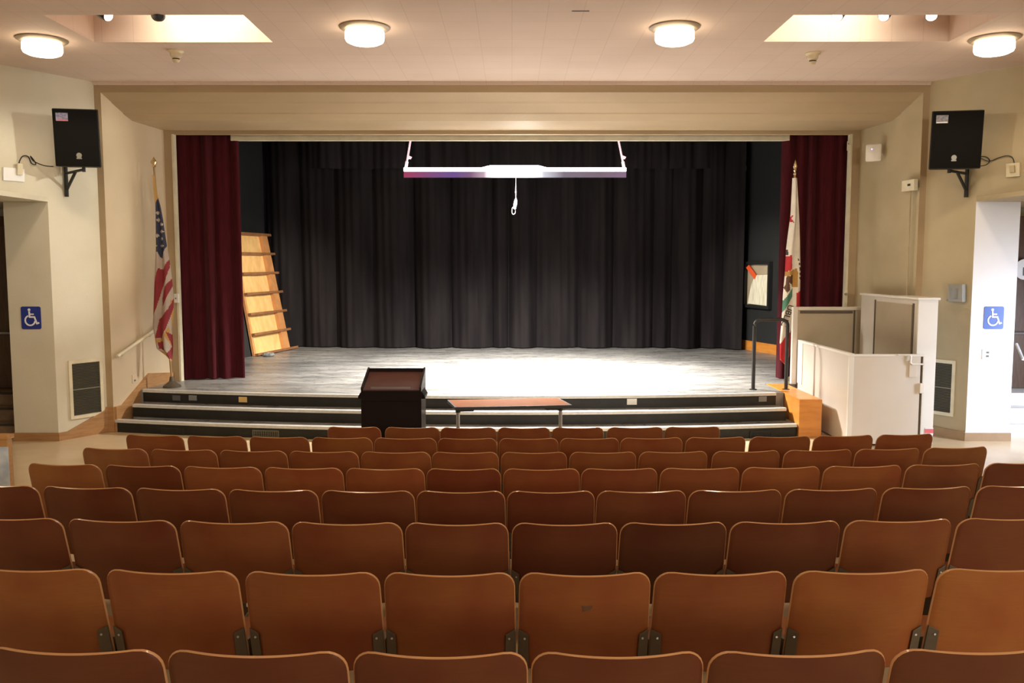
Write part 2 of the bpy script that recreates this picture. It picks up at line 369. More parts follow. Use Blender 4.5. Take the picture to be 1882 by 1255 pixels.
mb = MB(); prof = [(AY+0.003, FZ), (12.32, 4.60), (12.35, 4.582), (12.58, 4.495), (12.60, 4.478), (12.80, 4.415), (IY, 4.40)]
for (ya, za), (yb, zb0) in zip(prof, prof[1:]):
    mb.hexa([(-FX-0.05, ya, za), (FX+0.05, ya, za), (FX+0.05, yb, zb0), (-FX-0.05, yb, zb0), (-FX-0.05, ya, FZ+0.1), (FX+0.05, ya, FZ+0.1), (FX+0.05, yb, FZ+0.1), (-FX-0.05, yb, FZ+0.1)])
mb.build('splayed_soffit', M['arch'], wf)
mb = MB(); mb.box(-7.4, 7.4, IY, IY+0.1, OZ, 6.4)
mb.box(-7, -OX, IY, IY+0.1, SZ, OZ); mb.box(OX, 7, IY, IY+0.1, SZ, OZ)
mb.build('inner_frame', M['arch'], wf)
mb = MB()       # crown moulding between ceiling and header
mb.box(-AX, AX, AY-0.03, AY, CH-0.02, CH); mb.box(-AX, AX, AY-0.015, AY, CH-0.045, CH-0.02)
struct(mb.build('trim_3', M['ceiling']))
a = PD(430, 259, 13.95); b = PD(430, 252, 13.95)
mb = MB(); mb.box(-4.42, 4.36, 13.9, 13.98, a.z, b.z+0.04); struct(mb.build('trim_4', M['cream_metal']))
# beads down both sides of the opening
for sgn, n in ((-1, 5), (1, 6)):
    x0, x1 = sorted((sgn*(OX-0.0), sgn*(OX-0.03))); mb = MB(); mb.box(x0, x1, IY-0.012, IY+0.1, SZ, OZ); struct(mb.build('trim_%d' % n, M['cream_metal']))

# ---------------------------------------------------------------- stage and steps
def edge(x): return 12.05+0.0215*x*x       # gently bowed stage edge
def arc_slab(name, x0, x1, off, yb, z0, z1, m, n=28, parent=None):
    pts = [(x0+(x1-x0)*i/n, edge(x0+(x1-x0)*i/n)+off) for i in range(n+1)]
    return MB().prism([(x, y, z0) for x, y in pts]+[(x1, yb, z0), (x0, yb, z0)], (0, 0, z1-z0))
XR = 3.9
stage = struct(arc_slab('s', -5.42, XR, 0, 13.3, 0.0, SZ, None).build('stage_floor', M['stage']))
MB().box(-7.3, 6.8, 13.3, 19.6, SZ-0.1, SZ).build('stage_deck', M['stage'], stage)
MB().box(-6.8, 6.8, 13.3, 13.36, 0, SZ-0.1).build('deck_front', M['riser'], stage)
MB().box(-5.62, -5.42, 12.7, 13.6, 0.3, SZ).build('deck_side', M['stage'], stage)
for k, (xl, xr, ztop, nm) in enumerate(((-5.42, 3.78, SZ, 0), (-5.45, 3.84, 0.346, 1), (-5.69, 3.90, 0.173, 2))):
    off = -0.30*k
    if k:
        st = struct(arc_slab('s', xl, xr, off, 12.5 if k == 1 else 12.2, 0.0 if k == 2 else 0.1, ztop, None).build('step_tread', M['stage']))
    else: st = stage
    n = 28; pts = [xl+(xr-xl)*i/n for i in range(n+1)]
    mb = MB()
    mb.prism([(x, edge(x)+off-0.022, ztop-0.034) for x in pts]+[(x, edge(x)+off+0.05, ztop-0.034) for x in pts[::-1]], (0, 0, 0.04))
    mb.build('nosing', M['nosing'], st)
    mb = MB()
    mb.prism([(x, edge(x)+off-0.006, ztop-0.173) for x in pts]+[(x, edge(x)+off+0.0, ztop-0.173) for x in pts[::-1]], (0, 0, 0.14))
    mb.build('riser', M['riser'], st)

# wall plates and grilles set in the risers
def riser_plate(name, px, py, k, ww, hh, m, label, cat, grp=None, slats=False):
    z = (SZ, 0.346, 0.173)[k]-0.173/2-0.01; p = PD(px, py, 12.0)
    for _ in range(6): p = PD(px, py, edge(p.x)-0.3*k)
    t = 0.012; s = 0.043*p.x; a = math.atan(s)
    Mx = Matrix.Translation((p.x, edge(p.x)-0.3*k-0.006, p.z)) @ Matrix.Rotation(a, 4, 'Z')
    if not slats:
        o = MB().box(-ww/2, ww/2, -t, 0, -hh/2, hh/2, Mx).build(name, m, bevel=0.002)
        return tag(o, label, cat, grp)
    r = thing(name, (p.x, edge(p.x)-0.3*k-0.006, p.z-hh/2), label, cat, grp)
    mb = MB(); f = 0.012
    mb.box(-ww/2, ww/2, -t, 0, -hh/2, -hh/2+f, Mx); mb.box(-ww/2, ww/2, -t, 0, hh/2-f, hh/2, Mx)
    mb.box(-ww/2, -ww/2+f, -t, 0, -hh/2, hh/2, Mx); mb.box(ww/2-f, ww/2, -t, 0, -hh/2, hh/2, Mx)
    mb.build('frame', m, r)
    mb = MB(); mb.box(-ww/2+f, ww/2-f, -0.003, 0, -hh/2+f, hh/2-f, Mx); mb.build('backing', M['black_rubber'], r)
    mb = MB()
    for i in range(1, 12): x = -ww/2+ww*i/12; mb.box(x-0.003, x+0.003, -0.01, -0.003, -hh/2+f, hh/2-f, Mx)
    for i in range(1, 4): z = -hh/2+hh*i/4; mb.box(-ww/2+f, ww/2-f, -0.011, -0.004, z-0.002, z+0.002, Mx)
    mb.build('grid', m, r)
    return r
riser_plate('wall_plate', 325, 731, 0, 0.125, 0.075, M['grey_plastic'], 'dark grey plate in the top riser, leftmost of the plates', 'outlet')
riser_plate('wall_plate', 355, 731, 0, 0.125, 0.075, M['pale_grey_plastic'], 'paler grey plate in the top riser, beside the darker one', 'outlet')
riser_plate('wall_plate', 447, 734, 0, 0.125, 0.078, M['yellow_plastic'], 'yellow outlet plate in the top riser left of the lectern', 'outlet')
riser_plate('wall_plate', 1161, 738, 0, 0.14, 0.085, M['white_plastic'], 'white outlet plate in the top riser right of the folding table', 'outlet')
riser_plate('wall_plate', 1401, 733, 0, 0.12, 0.075, M['pale_grey_plastic'], 'grey outlet plate in the top riser below the black handrail', 'outlet')
riser_plate('floor_vent', 318, 793, 2, 0.36, 0.10, M['grille_dark'], 'dark grille in the lowest riser near its left end', 'vent', slats=True)
riser_plate('floor_vent', 489, 797, 2, 0.38, 0.10, M['grille'], 'grey grid vent in the lowest riser, left of the lectern', 'vent', slats=True)
riser_plate('floor_vent', 1398, 798, 2, 0.32, 0.10, M['black_rubber'], 'black vent in the lowest riser beside the amber wood block', 'vent', slats=True)

# amber wood block at the right end of the steps
o = MB()
o.box(3.91, 4.22, 11.72, 13.28, 0, SZ+0.005)
tag(o.build('stair_cheek', M['cheek_wood'], bevel=0.006), 'amber plywood block closing the right end of the stage steps', 'wooden block')

# wood skirting climbing the left splay and round the jambs
def pl(sgn, y):  # splay surface x at distance y
    return sgn*(FX+(IX-FX)*(y-AY)/(IY-AY))
def skirt(pts, d, n): return struct(MB().prism(pts, d).build(n, M['wood_trim']))
sk = [(12.1, 0.0), (12.1, 0.36), (12.28, 0.36), (12.95, 0.80-0.07), (13.6, 0.66), (13.6, 0.50), (12.9, 0.50), (12.9, 0.0)]
skirt([(pl(-1, y)-0.01, y, z) for y, z in sk], (0.05, 0.008, 0), 'baseboard_front')
dl = Vector((-(JX-AX), JY-AY, 0)).normalized(); nl = Vector((abs(dl.y), -abs(dl.x), 0))
A = Vector((-AX, AY, 0))
def onl(s, z, o=0.0): return A+dl*s+nl*o+Vector((0, 0, z))
LJ = (Vector((JX, JY, 0))-Vector((AX, AY, 0))).length
skirt([onl(-0.02, 0), onl(-0.02, 0.36), onl(0.10, 0.30), onl(LJ-0.12, 0.11), onl(LJ, 0.11), onl(LJ, 0)], nl*0.025, 'baseboard_left')
struct(MB().box(-JX-0.60, -JX+0.02, JY-0.025, JY, 0, 0.11).build('baseboard_left_jamb', M['wood_trim']))
A2 = Vector((AX, AY, 0)); dr = Vector((JX-AX, JY-AY, 0)).normalized(); nr = Vector((-abs(dr.y), -abs(dr.x), 0))
def onr(s, z, o=0.0): return A2+dr*s+nr*o+Vector((0, 0, z))
M['trim_r'] = mat('brown_baseboard', (0.33, 0.22, 0.12), 0.45)
struct(MB().prism([onr(-0.02, 0), onr(-0.02, 0.14), onr(LJ, 0.12), onr(LJ, 0)], nr*0.025).build('baseboard_right', M['trim_r']))
struct(MB().box(JX-0.02, JX+0.60, JY-0.025, JY, 0, 0.11).build('baseboard_right_jamb', M['trim_r']))
struct(MB().box(AX-0.35, AX+0.0, AY-0.02, AY, 0, 0.14).build('baseboard_front_right', M['trim_r']))

struct(MB().box(-AX-0.03, -FX+0.012, AY-0.02, AY-0.001, 0, 0.36).build('baseboard_front_left', M['wood_trim']))
# passages: stairs up to a door behind each jamb
for sgn, side in ((-1, 'left'), (1, 'right')):
    ms = M['stair_wood'] if sgn < 0 else M['white_jamb']  # right steps whitened, passage daylight painted into their colour
    x0, x1 = sorted((sgn*(JX+0.585), sgn*9.0))
    for k in range(3):
        o = MB().box(x0, x1, 11.75+0.3*k, 12.9, 0.173*k+0.001, 0.173*(k+1)).build('passage_step', ms)
        struct(o)
        MB().box(x0, x1, 11.745+0.3*k, 11.79+0.3*k, 0.173*(k+1)-0.02, 0.173*(k+1)+0.003).build('nosing', M['grille_dark'] if sgn < 0 else M['nosing'], o)
    d = MB()
    fx = sgn*(JX+0.60)
    xa, xb = sorted((fx, fx+sgn*0.16)); d.box(xa, xb, 12.72, 12.9, SZ, 3.05)
    xa, xb = sorted((fx+sgn*1.2, fx+sgn*1.36)); d.box(xa, xb, 12.72, 12.9, SZ, 3.05)
    xa, xb = sorted((fx, fx+sgn*1.36)); d.box(xa, xb, 12.72, 12.9, 2.9, 3.05)
    do = struct(d.build('door_%d' % (1 if sgn < 0 else 2), M['dark_wood'], bevel=0.008))
    xa, xb = sorted((fx+sgn*0.16, fx+sgn*1.2)); lf = MB().box(xa, xb, 12.80, 12.85, SZ+0.01, 2.9).build('door_leaf', M['dark_wood'], do)
    xa, xb = sorted((fx+sgn*0.02, fx+sgn*0.5)); MB().tube([(fx+sgn*0.2, 12.72, 1.35), (fx+sgn*0.9, 12.72, 1.35)], 0.018).build('push_bar', M['grey_steel'], do)
# round restroom-type sign on the right passage door frame
p = PD(1877, 495, 12.70)
r = thing('door_sign', (p.x+0.05, 12.70, p.z-0.14), 'round white door sign with a dark figure in the right passage', 'sign')
MB().lathe((0, 0, 0), [(0.0, -0.004), (0.15, -0.004), (0.15, 0.006), (0.0, 0.006)]).build('plate', M['sign_white'], r, world=False).matrix_local = Matrix.Translation((0, 0, 0.14)) @ Matrix.Rotation(math.pi/2, 4, 'X')
MB().box(p.x+0.02, p.x+0.08, 12.69, 12.694, p.z-0.09, p.z+0.03).build('figure', M['grey_plastic'], r)
o = MB(); q = PD(1868, 632, 12.4); q2 = PD(1880, 660, 12.2); o.tube([q, q2, q2+Vector((0.12, 0, -0.02))], 0.022)
tag(o.build('stair_rail', M['sign_white'], smooth=True), 'short white handrail end at the right passage stairs', 'handrail')

# ---------------------------------------------------------------- accessibility signs
def isa_sign(px, py, mb_, lab):
    c = PD(px, py, JY); wd, ht = 0.262, 0.30
    r = thing('accessibility_sign', (c.x, JY, c.z-ht/2), lab, 'sign')
    pts = []
    for cx, cz, a0 in ((wd/2-0.025, ht/2-0.025, 0), (-wd/2+0.025, ht/2-0.025, 90), (-wd/2+0.025, -ht/2+0.025, 180), (wd/2-0.025, -ht/2+0.025, 270)):
        for k in range(5):
            a = math.radians(a0+k*22.5); pts.append((c.x+cx+0.025*math.cos(a), JY-0.001, c.z+cz+0.025*math.sin(a)))
    MB().prism(pts, (0, -0.006, 0)).build('plate', mb_, r)
    y = JY-0.008; S = 0.115
    def q(u, v): return (c.x+u*S, y, c.z+v*S)
    s = MB()
    s.lathe((0, 0, 0), [(0, 0), (0.018, 0), (0.018, 0.003), (0, 0.003)], 16)
    for v in s.bm.verts: v.co = Vector((v.co.x, -v.co.z, v.co.y))+Vector(q(-0.18, 0.93))+Vector((0, 0.002, 0))
    cnt = [0]
    def strip(pts, wd_):
        for (a, b) in zip(pts, pts[1:]):
            cnt[0] += 1; of = Vector((0, -0.00008*cnt[0], 0)); A_, B_ = Vector(q(*a))+of, Vector(q(*b))+of; d = (B_-A_).normalized(); nn = Vector((-d.z, 0, d.x))*wd_/2
            A_ -= d*wd_*0.3; B_ += d*wd_*0.3
            s.prism([A_+nn, B_+nn, B_-nn, A_-nn], (0, -0.003, 0))
    strip([(-0.17, 0.70), (-0.15, 0.10), (0.40, 0.10), (0.66, -0.66), (0.88, -0.58)], 0.021)
    strip([(-0.15, 0.42), (0.30, 0.42)], 0.017)
    arc = [(-0.10+0.56*math.cos(math.radians(a)), -0.30+0.56*math.sin(math.radians(a))) for a in range(118, 352, 12)]
    strip(arc, 0.019)
    s.build('wheelchair_symbol', M['sign_white'], r)
isa_sign(57.5, 584, M['sign_blue'], 'dark blue accessibility sign with white wheelchair on the left jamb')
isa_sign(1826, 584, M['sign_blue_r'], 'bright blue accessibility sign with white wheelchair on the daylit right jamb')
# outlet below the right sign
c = PD(1812, 651, JY)
r = thing('wall_outlet', (c.x, JY, c.z-0.06), 'white wall outlet below the wheelchair sign on the right jamb', 'outlet')
MB().box(c.x-0.055, c.x+0.055, JY-0.008, JY, c.z-0.065, c.z+0.065).build('plate', M['white_plastic'], r, bevel=0.002)
for dz_ in (0.012, -0.036): MB().box(c.x+0.0, c.x+0.035, JY-0.011, JY-0.008, c.z+dz_, c.z+dz_+0.024).build('socket', M['grey_plastic'], r)

# ---------------------------------------------------------------- return-air grilles on the canted walls
def air_grille(on, s0, s1, z0, z1, nrm_, lab):
    r = thing('air_grille', on((s0+s1)/2, z0), lab, 'vent')
    f = 0.045
    mb = MB()
    for (a, b, c_, d_) in ((s0, s1, z0, z0+f), (s0, s1, z1-f, z1), (s0, s0+f, z0+f, z1-f), (s1-f, s1, z0+f, z1-f)):
        mb.prism([on(a, c_), on(b, c_), on(b, d_), on(a, d_)], nrm_*0.02)
    mb.build('frame', M['cream_metal'], r)
    mb = MB(); mb.prism([on(s0+f, z0+f), on(s1-f, z0+f), on(s1-f, z1-f), on(s0+f, z1-f)], nrm_*0.004); mb.build('backing', M['grille_dark'], r)
    mb = MB(); n = 34
    for i in range(n):
        z = z0+f+(z1-z0-2*f)*(i+0.5)/n
        mb.prism([on(s0+f, z-0.007, 0.005), on(s1-f, z-0.007, 0.005), on(s1-f, z+0.004, 0.014), on(s0+f, z+0.004, 0.014)], nrm_*0.003)
    zm = (z0+z1)/2; mb.prism([on(s0+f, zm-0.008, 0.005), on(s1-f, zm-0.008, 0.005), on(s1-f, zm+0.008, 0.005), on(s0+f, zm+0.008, 0.005)], nrm_*0.013)
    mb.build('louvers', M['grille'], r)
air_grille(onl, 0.05, 0.54, 0.26, 1.06, nl, 'grey louvered air grille with cream frame on the left wall')
air_grille(onr, 0.06, 0.54, 0.30, 1.06, nr, 'grey louvered air grille behind the beige wheelchair lift')

# handrail on the left splay
a = Vector((pl(-1, 12.12)+0.07, 12.12, PD(197, 655, 12.12).z)); b = Vector((pl(-1, 13.2)+0.07, 13.2, PD(270, 600, 13.2).z)); c = Vector((pl(-1, 13.45)+0.07, 13.45, PD(288, 594, 13.45).z))
r = thing('wall_handrail', (a.x, a.y, a.z), 'cream sloping handrail on the left wall beside the flag', 'handrail')
MB().tube([a, a+(b-a)*0.97, b, b+(c-b)*0.4, c], 0.024, 10).build('rail', M['cream_metal'], r, smooth=True)
for t in (0.15, 0.8):
    q = a+(b-a)*t; MB().tube([q, q+Vector((-0.02, 0, -0.06)), q+Vector((-0.085, 0, -0.06))], 0.01, 6).build('bracket', M['cream_metal'], r)

# ---------------------------------------------------------------- ceiling lamps
def lamp(x, y, lab=None):
    spot('lamp_light', (x, y, CH-0.20), (x, y, 0), 85, LAMP_COL, 165, 0.4, 0.16)
    r = thing('ceiling_lamp', (x, y, CH-0.16), lab or 'round glowing drum lamp on the ceiling', 'ceiling light', 'round ceiling lamps')
    MB().lathe((x, y, CH), [(0.262, 0), (0.262, -0.012), (0.235, -0.03), (0.20, -0.032), (0.20, 0)], 40).build('trim_ring', M['lamp_trim'], r, smooth=True)
    MB().lathe((x, y, CH), [(0.195, -0.033), (0.204, -0.06), (0.204, -0.125), (0.192, -0.15), (0.15, -0.17), (0.07, -0.18), (0, -0.182)], 40).build('glass_drum', M['glass_drum'], r, smooth=True)
lamp(-5.18, 9.85, 'glowing drum ceiling lamp nearest the left wall')
lamp(-1.54, 9.35, 'glowing drum ceiling lamp in the left half, nearer the center')
lamp(1.70, 9.35, 'glowing drum ceiling lamp in the right half, nearer the center')
lamp(5.29, 9.8, 'glowing drum ceiling lamp nearest the right wall')
# the rest of the hall's lamps, over and behind the camera
for y in (5.4, 1.2, -3.0):
    for x, xn in ((-5.2, 'by the left wall'), (-1.6, 'left of the middle'), (1.7, 'right of the middle'), (5.3, 'by the right wall')):
        lamp(x, y, 'round drum ceiling lamp %s, %s' % ({5.4: 'over the middle rows', 1.2: 'right above the photographer', -3.0: 'at the back of the hall'}[y], xn))

# spot lamps in the wells
def well_spot(px, py, well, aim, lab, lit=True):
    y = well[2]+0.10; p = PD(px, py, y); p.z = CH-0.025
    r = thing('well_spotlight', (p.x, p.y, p.z), lab, 'spotlight')
    d = Vector(aim).normalized(); q = Vector((p.x, p.y, p.z+0.05))
    MB().tube([q-d*0.15, q-d*0.11, q, q+d*0.015], [0.03, 0.055, 0.06, 0.06], 16).build('housing', M['black_rubber'], r, smooth=True)
    MB().tube([q+d*0.012, q+d*0.03], [0.055, 0.045], 16).build('bulb', M['spot_lamp'] if lit else M['grille_dark'], r, smooth=True)
    MB().tube([q-d*0.06, q-d*0.06+Vector((0, 0, 0.8))], 0.012, 8).build('stem', M['black_rubber'], r)
well_spot(197, 30, WELL_L, (0.75, -0.2, -0.35), 'lit spot lamp in the left ceiling recess')
well_spot(289, 25, WELL_L, (-0.4, 0.6, 0.2), 'dark unlit spot lamp in the left ceiling recess', False)
well_spot(1540, 27, WELL_R, (-0.4, -0.3, -0.45), 'large lit spot lamp, leftmost in the right ceiling recess')
well_spot(1625, 27, WELL_R, (-0.4, -0.3, -0.45), 'middle lit spot lamp in the right ceiling recess')
well_spot(1712, 27, WELL_R, (-0.2, -0.5, -0.5), 'small lit spot lamp, rightmost in the right ceiling recess')
# their beams inside the wells, lighting the far faces
spot('well_beam_left', (-3.5, 9.1, CH+0.55), (-3.2, 9.97, CH+0.15), 150, (1, 0.88, 0.68), 150, 1.0, 0.06)
spot('well_beam_right', (3.6, 9.1, CH+0.55), (3.3, 9.95, CH+0.15), 115, (1, 0.88, 0.68), 150, 1.0, 0.06)

_p = PZ(1066, 20, CH); o = MB().box(_p.x-0.08, _p.x+0.09, _p.y-0.008, _p.y+0.008, CH-0.004, CH); struct(o.build('trim_7', M['grille_dark']))  # dark scuff mark on the ceiling
# smoke detectors
for px, py, lab in ((323, 93, 'ivory smoke detector on the ceiling below the left recess'), (1494, 97, 'ivory smoke detector on the ceiling below the right recess')):
    p = PZ(px, py, CH)
    r = thing('smoke_detector', (p.x, p.y, CH-0.13), lab, 'smoke detector')
    MB().lathe((p.x, p.y, CH), [(0.09, 0), (0.09, -0.012), (0.07, -0.03), (0.0, -0.03)], 24).build('base', M['ivory'], r, smooth=True)
    MB().lathe((p.x, p.y, CH), [(0.065, -0.03), (0.062, -0.07), (0.05, -0.08), (0.048, -0.09)], 24).build('body', M['ivory'], r, smooth=True)
    MB().lathe((p.x, p.y, CH), [(0.040, -0.09), (0.040, -0.105)], 12).build('sensor_slots', M['grille_dark'], r)
    MB().lathe((p.x, p.y, CH), [(0.048, -0.105), (0.03, -0.135), (0, -0.14)], 24).build('cap', M['ivory'], r, smooth=True)

# ---------------------------------------------------------------- loudspeakers
def loudspeaker(sgn, corners, D, tilt, lab, onw, lab_stick):
    (xa, ya), (xb, yb) = corners
    p0 = PD(xa, ya, D); p1 = PD(xb, yb, D); cx = (p0.x+p1.x)/2; cz = (p0.z+p1.z)/2; wd = abs(p1.x-p0.x); ht = abs(p1.z-p0.z)
    Mx = Matrix.Translation((cx, D, cz)) @ Matrix.Rotation(-sgn*math.radians(12), 4, 'Z') @ Matrix.Rotation(math.radians(sgn*0.3), 4, 'Y') @ Matrix.Rotation(math.radians(4), 4, 'X')
    r = thing('loudspeaker', (cx, D, cz-ht/2), lab, 'speaker')
    b = MB(); b.prism([Mx @ Vector(q) for q in ((-wd/2, 0.02, -ht/2), (wd/2, 0.02, -ht/2), (wd/2*0.72, 0.34, -ht/2), (-wd/2*0.72, 0.34, -ht/2))], Mx.to_3x3() @ Vector((0, 0, ht)))
    b.build('cabinet', M['speaker_body'], r, bevel=0.012)
    MB().box(-wd/2+0.012, wd/2-0.012, 0.0, 0.022, -ht/2+0.012, ht/2-0.012, Mx).build('grille', M['speaker'], r, bevel=0.008)
    s = MB().box(-wd/2+0.05, -wd/2+0.19, -0.003, 0.0, ht/2-0.155, ht/2-0.055, Mx)
    st = s.build('sticker', M['st_'+('l' if sgn < 0 else 'r')], r)
    st['label'] = lab_stick
    mb = MB()
    mb.box(-wd/2+0.055, -wd/2+0.185, -0.004, -0.003, ht/2-0.150, ht/2-0.138, Mx)
    mb.build('sticker_band', M['pink'] if sgn < 0 else M['sign_white'], r)
    mb = MB(); xx = 0.02*sgn*-1
    mb.tube([Mx @ Vector((xx, -0.001, -ht/2+0.14)), Mx @ Vector((xx, -0.005, -ht/2+0.14))], 0.032, 16)
    mb.box(xx-0.03, xx+0.03, -0.004, -0.001, -ht/2+0.095, -ht/2+0.112, Mx)
    mb.build('emblem', M['box_grey'], r)
    # wall bracket
    return cx, cz, wd, ht, Mx
M['st_l'] = mat('speaker_sticker', (0.30, 0.30, 0.45), 0.5, var=(0.12, 0.12, 0.24), scale=40)
M['st_r'] = mat('speaker_sticker_grey', (0.26, 0.25, 0.30), 0.5, var=(0.12, 0.12, 0.15), scale=40)
def speaker_bracket(sgn, px, pytop, pybot, cx, lab):
    a = PD(px, pytop, 11.55); b = PD(px, pybot, 11.55)
    # the post stands on the canted wall
    s = (abs(a.x)-AX)/(JX-AX)*LJ; on = onl if sgn < 0 else onr; nn = nl if sgn < 0 else nr
    r = thing('speaker_bracket', on(s, b.z, 0.02), lab, 'bracket')
    mb = MB(); mb.tube([on(s, b.z, 0.03), on(s, a.z+0.03, 0.03)], 0.026, 8); mb.build('post', M['speaker_body'], r)
    e = Vector((cx-sgn*0.02, 11.22, a.z-0.06)); q = on(s, a.z-0.06, 0.04)
    MB().tube([q, e], 0.018, 8).build('arm', M['speaker_body'], r)
    MB().tube([on(s, a.z-0.27, 0.04), q+(e-q)*0.55], 0.02, 8).build('strut', M['speaker_body'], r)
    MB().tube([e+Vector((0, 0, -0.03)), e+Vector((0, 0, 0.07))], 0.022, 8).build('pin', M['speaker_body'], r)
cxl, *_ = loudspeaker(-1, ((98, 200), (182, 306)), 11.1, 0, 'black loudspeaker with a blue and red sticker on the left wall', onl, 'small blue and red sticker')
speaker_bracket(-1, 107, 308, 360, cxl, 'black steel bracket under the left loudspeaker')
cxr, *_ = loudspeaker(1, ((1716, 203), (1801, 310)), 11.1, 0, 'black loudspeaker with a grey sticker on the right wall', onr, 'small grey sticker')
speaker_bracket(1, 1784, 310, 362, cxr, 'black steel bracket under the right loudspeaker')

# speaker cables and their junction boxes on the walls
def cable(name, pts, r, m, lab, cat='cable'):
    # smooth the polyline
    P = [Vector(p) for p in pts]; out = []
    for i in range(len(P)-1):
        p0, p1, p2, p3 = P[max(i-1, 0)], P[i], P[i+1], P[min(i+2, len(P)-1)]
        for k in range(6):
            t = k/6; out.append(0.5*((2*p1)+(p2-p0)*t+(2*p0-5*p1+4*p2-p3)*t*t+(3*p1-p0-3*p2+p3)*t**3))
    out.append(P[-1]); return tag(MB().tube(out, r, 6).build(name, m, smooth=True), lab, cat)
def wl(px, py, sgn, o=0.02):      # point on the canted wall seen at a pixel
    on = onl if sgn < 0 else onr; A_ = A if sgn < 0 else A2; n_ = nl if sgn < 0 else nr
    r_ = ray(px, py); o_ = Vector((0, 0, CZ)); t = (A_+n_*o-o_).dot(n_)/r_.dot(n_); return o_+r_*t
cable('speaker_cable', [wl(98, 306, -1, 0.25), wl(80, 304, -1, 0.12), wl(62, 296, -1), wl(56, 287, -1), wl(62, 294, -1, 0.03), wl(66, 302, -1), wl(58, 300, -1), wl(52, 288, -1), wl(42, 287, -1), wl(36, 296, -1), wl(34, 306, -1)], 0.007, M['speaker_body'], 'thin dark cable looping from the left loudspeaker')
cable('speaker_cable', [wl(1796, 306, 1, 0.2), wl(1812, 303, 1, 0.1), wl(1819, 295, 1), wl(1812, 288, 1), wl(1800, 289, 1, 0.03), wl(1818, 296, 1, 0.02), wl(1835, 290, 1), wl(1852, 286, 1), wl(1862, 292, 1), wl(1866, 313, 1)], 0.006, M['speaker_body'], 'thin dark cable running from the right loudspeaker to the junction box')
def wallbox_thing(name, sgn, px0, py0, px1, py1, dep, m, lab, cat, children=()):
    p = [wl(px0, py1, sgn, 0), wl(px1, py1, sgn, 0), wl(px1, py0, sgn, 0), wl(px0, py0, sgn, 0)]
    zc0 = (p[0].z+p[1].z)/2; zc1 = (p[2].z+p[3].z)/2
    p[0].z = p[1].z = zc0; p[2].z = p[3].z = zc1
    r = thing(name, (p[0]+p[1])/2, lab, cat); n_ = nl if sgn < 0 else nr
    MB().prism(p, n_*dep).build('housing', m, r, bevel=0.003)
    return r, p, n_
r, p, n_ = wallbox_thing('junction_box', -1, 4, 309, 43, 333, 0.03, M['white_jamb'], 'pale surface box with conduit on the left wall below the cable', 'junction box')
MB().prism([p[0]*0.4+p[1]*0.6+n_*0.03+Vector((0, 0, 0.08)), p[0]*0.15+p[1]*0.85+n_*0.03+Vector((0, 0, 0.08)), p[3]*0.15+p[2]*0.85+n_*0.03+Vector((0, 0, 0.06)), p[3]*0.4+p[2]*0.6+n_*0.03+Vector((0, 0, 0.06))], n_*0.04).build('plug', M['cream_plastic'], r, bevel=0.003)
r, p, n_ = wallbox_thing('junction_box', 1, 1851, 300, 1876, 325, 0.03, M['cream_plastic'], 'tan surface box on the right wall at the end of the speaker cable', 'junction box')
MB().prism([p[0]*0.65+p[1]*0.35+n_*0.03+Vector((0, 0, 0.05)), p[0]*0.3+p[1]*0.7+n_*0.03+Vector((0, 0, 0.05)), p[3]*0.3+p[2]*0.7+n_*0.03-Vector((0, 0, 0.03)), p[3]*0.65+p[2]*0.35+n_*0.03-Vector((0, 0, 0.03))], n_*0.03).build('plug', M['wall_r'], r, bevel=0.003)

# grey electrical box and conduit by the right grille
r, p, n_ = wallbox_thing('electrical_box', 1, 1749, 522, 1776, 554, 0.09, M['box_grey'], 'grey electrical control box on the right wall above the air grille', 'electrical box')
cc = (p[0]+p[1]+p[2]+p[3])/4+n_*0.09
MB().prism([cc+Vector((-0.045, 0, -0.07)), cc+Vector((0.03, -0.03, -0.07)), cc+Vector((0.03, -0.03, 0.06)), cc+Vector((-0.045, 0, 0.06))], n_*0.01).build('cover', M['pale_grey_plastic'], r)
MB().tube([cc+Vector((0.07, -0.05, 0.0)), cc+Vector((0.07, -0.05, 0.05))], 0.012, 8).build('switch', M['chrome'], r)
o = MB().tube([p[0]+n_*0.04+Vector((0, 0, 0.02)), PD(1735, 552, 11.9), PD(1726, 552, 11.9)], 0.013, 8).build('conduit', M['box_grey'], r)

# ---------------------------------------------------------------- things on the right splay
def sp(px, py, sgn, o=0.0):      # point on the splayed reveal
    a_ = Vector((sgn*FX, AY, 0)); b_ = Vector((sgn*IX, IY, 0)); d_ = (b_-a_).normalized(); n_ = Vector((-sgn*abs(d_.y), -abs(d_.x), 0))
    r_ = ray(px, py); o_ = Vector((0, 0, CZ)); t = (a_+n_*o-o_).dot(n_)/r_.dot(n_); return o_+r_*t, n_, d_
c, n_, d_ = sp(1622, 281, 1)
r = thing('wifi_access_point', c-Vector((0, 0, 0.14)), 'white rounded wireless router with a purple light on the right reveal', 'router')
e = Vector((c.x-0.14, c.y-0.02, c.z))
Mx = Matrix.Translation(e) @ Matrix.Rotation(math.radians(-35), 4, 'Z')
MB().box(-0.11, 0.11, -0.025, 0.025, -0.125, 0.125, Mx).build('case', M['white_plastic'], r, smooth=True, bevel=0.022)
MB().lathe((0, 0, 0), [(0, -0.002), (0.008, -0.002), (0.008, 0.002), (0, 0.002)], 12).build('led', M['led'], r, world=False).matrix_local = r.matrix_world.inverted() @ Mx @ Matrix.Translation((-0.02, -0.027, 0.05)) @ Matrix.Rotation(math.pi/2, 4, 'X')
MB().tube([e, Vector((c.x, c.y, c.z-0.02))], 0.02, 8).build('mount', M['white_plastic'], r)
c, n_, d_ = sp(1681, 341, 1)
c += n_*0.045; r = thing('alarm_box', c-Vector((0, 0, 0.07)), 'small white box atop a thin vertical conduit on the right reveal', 'switch box')
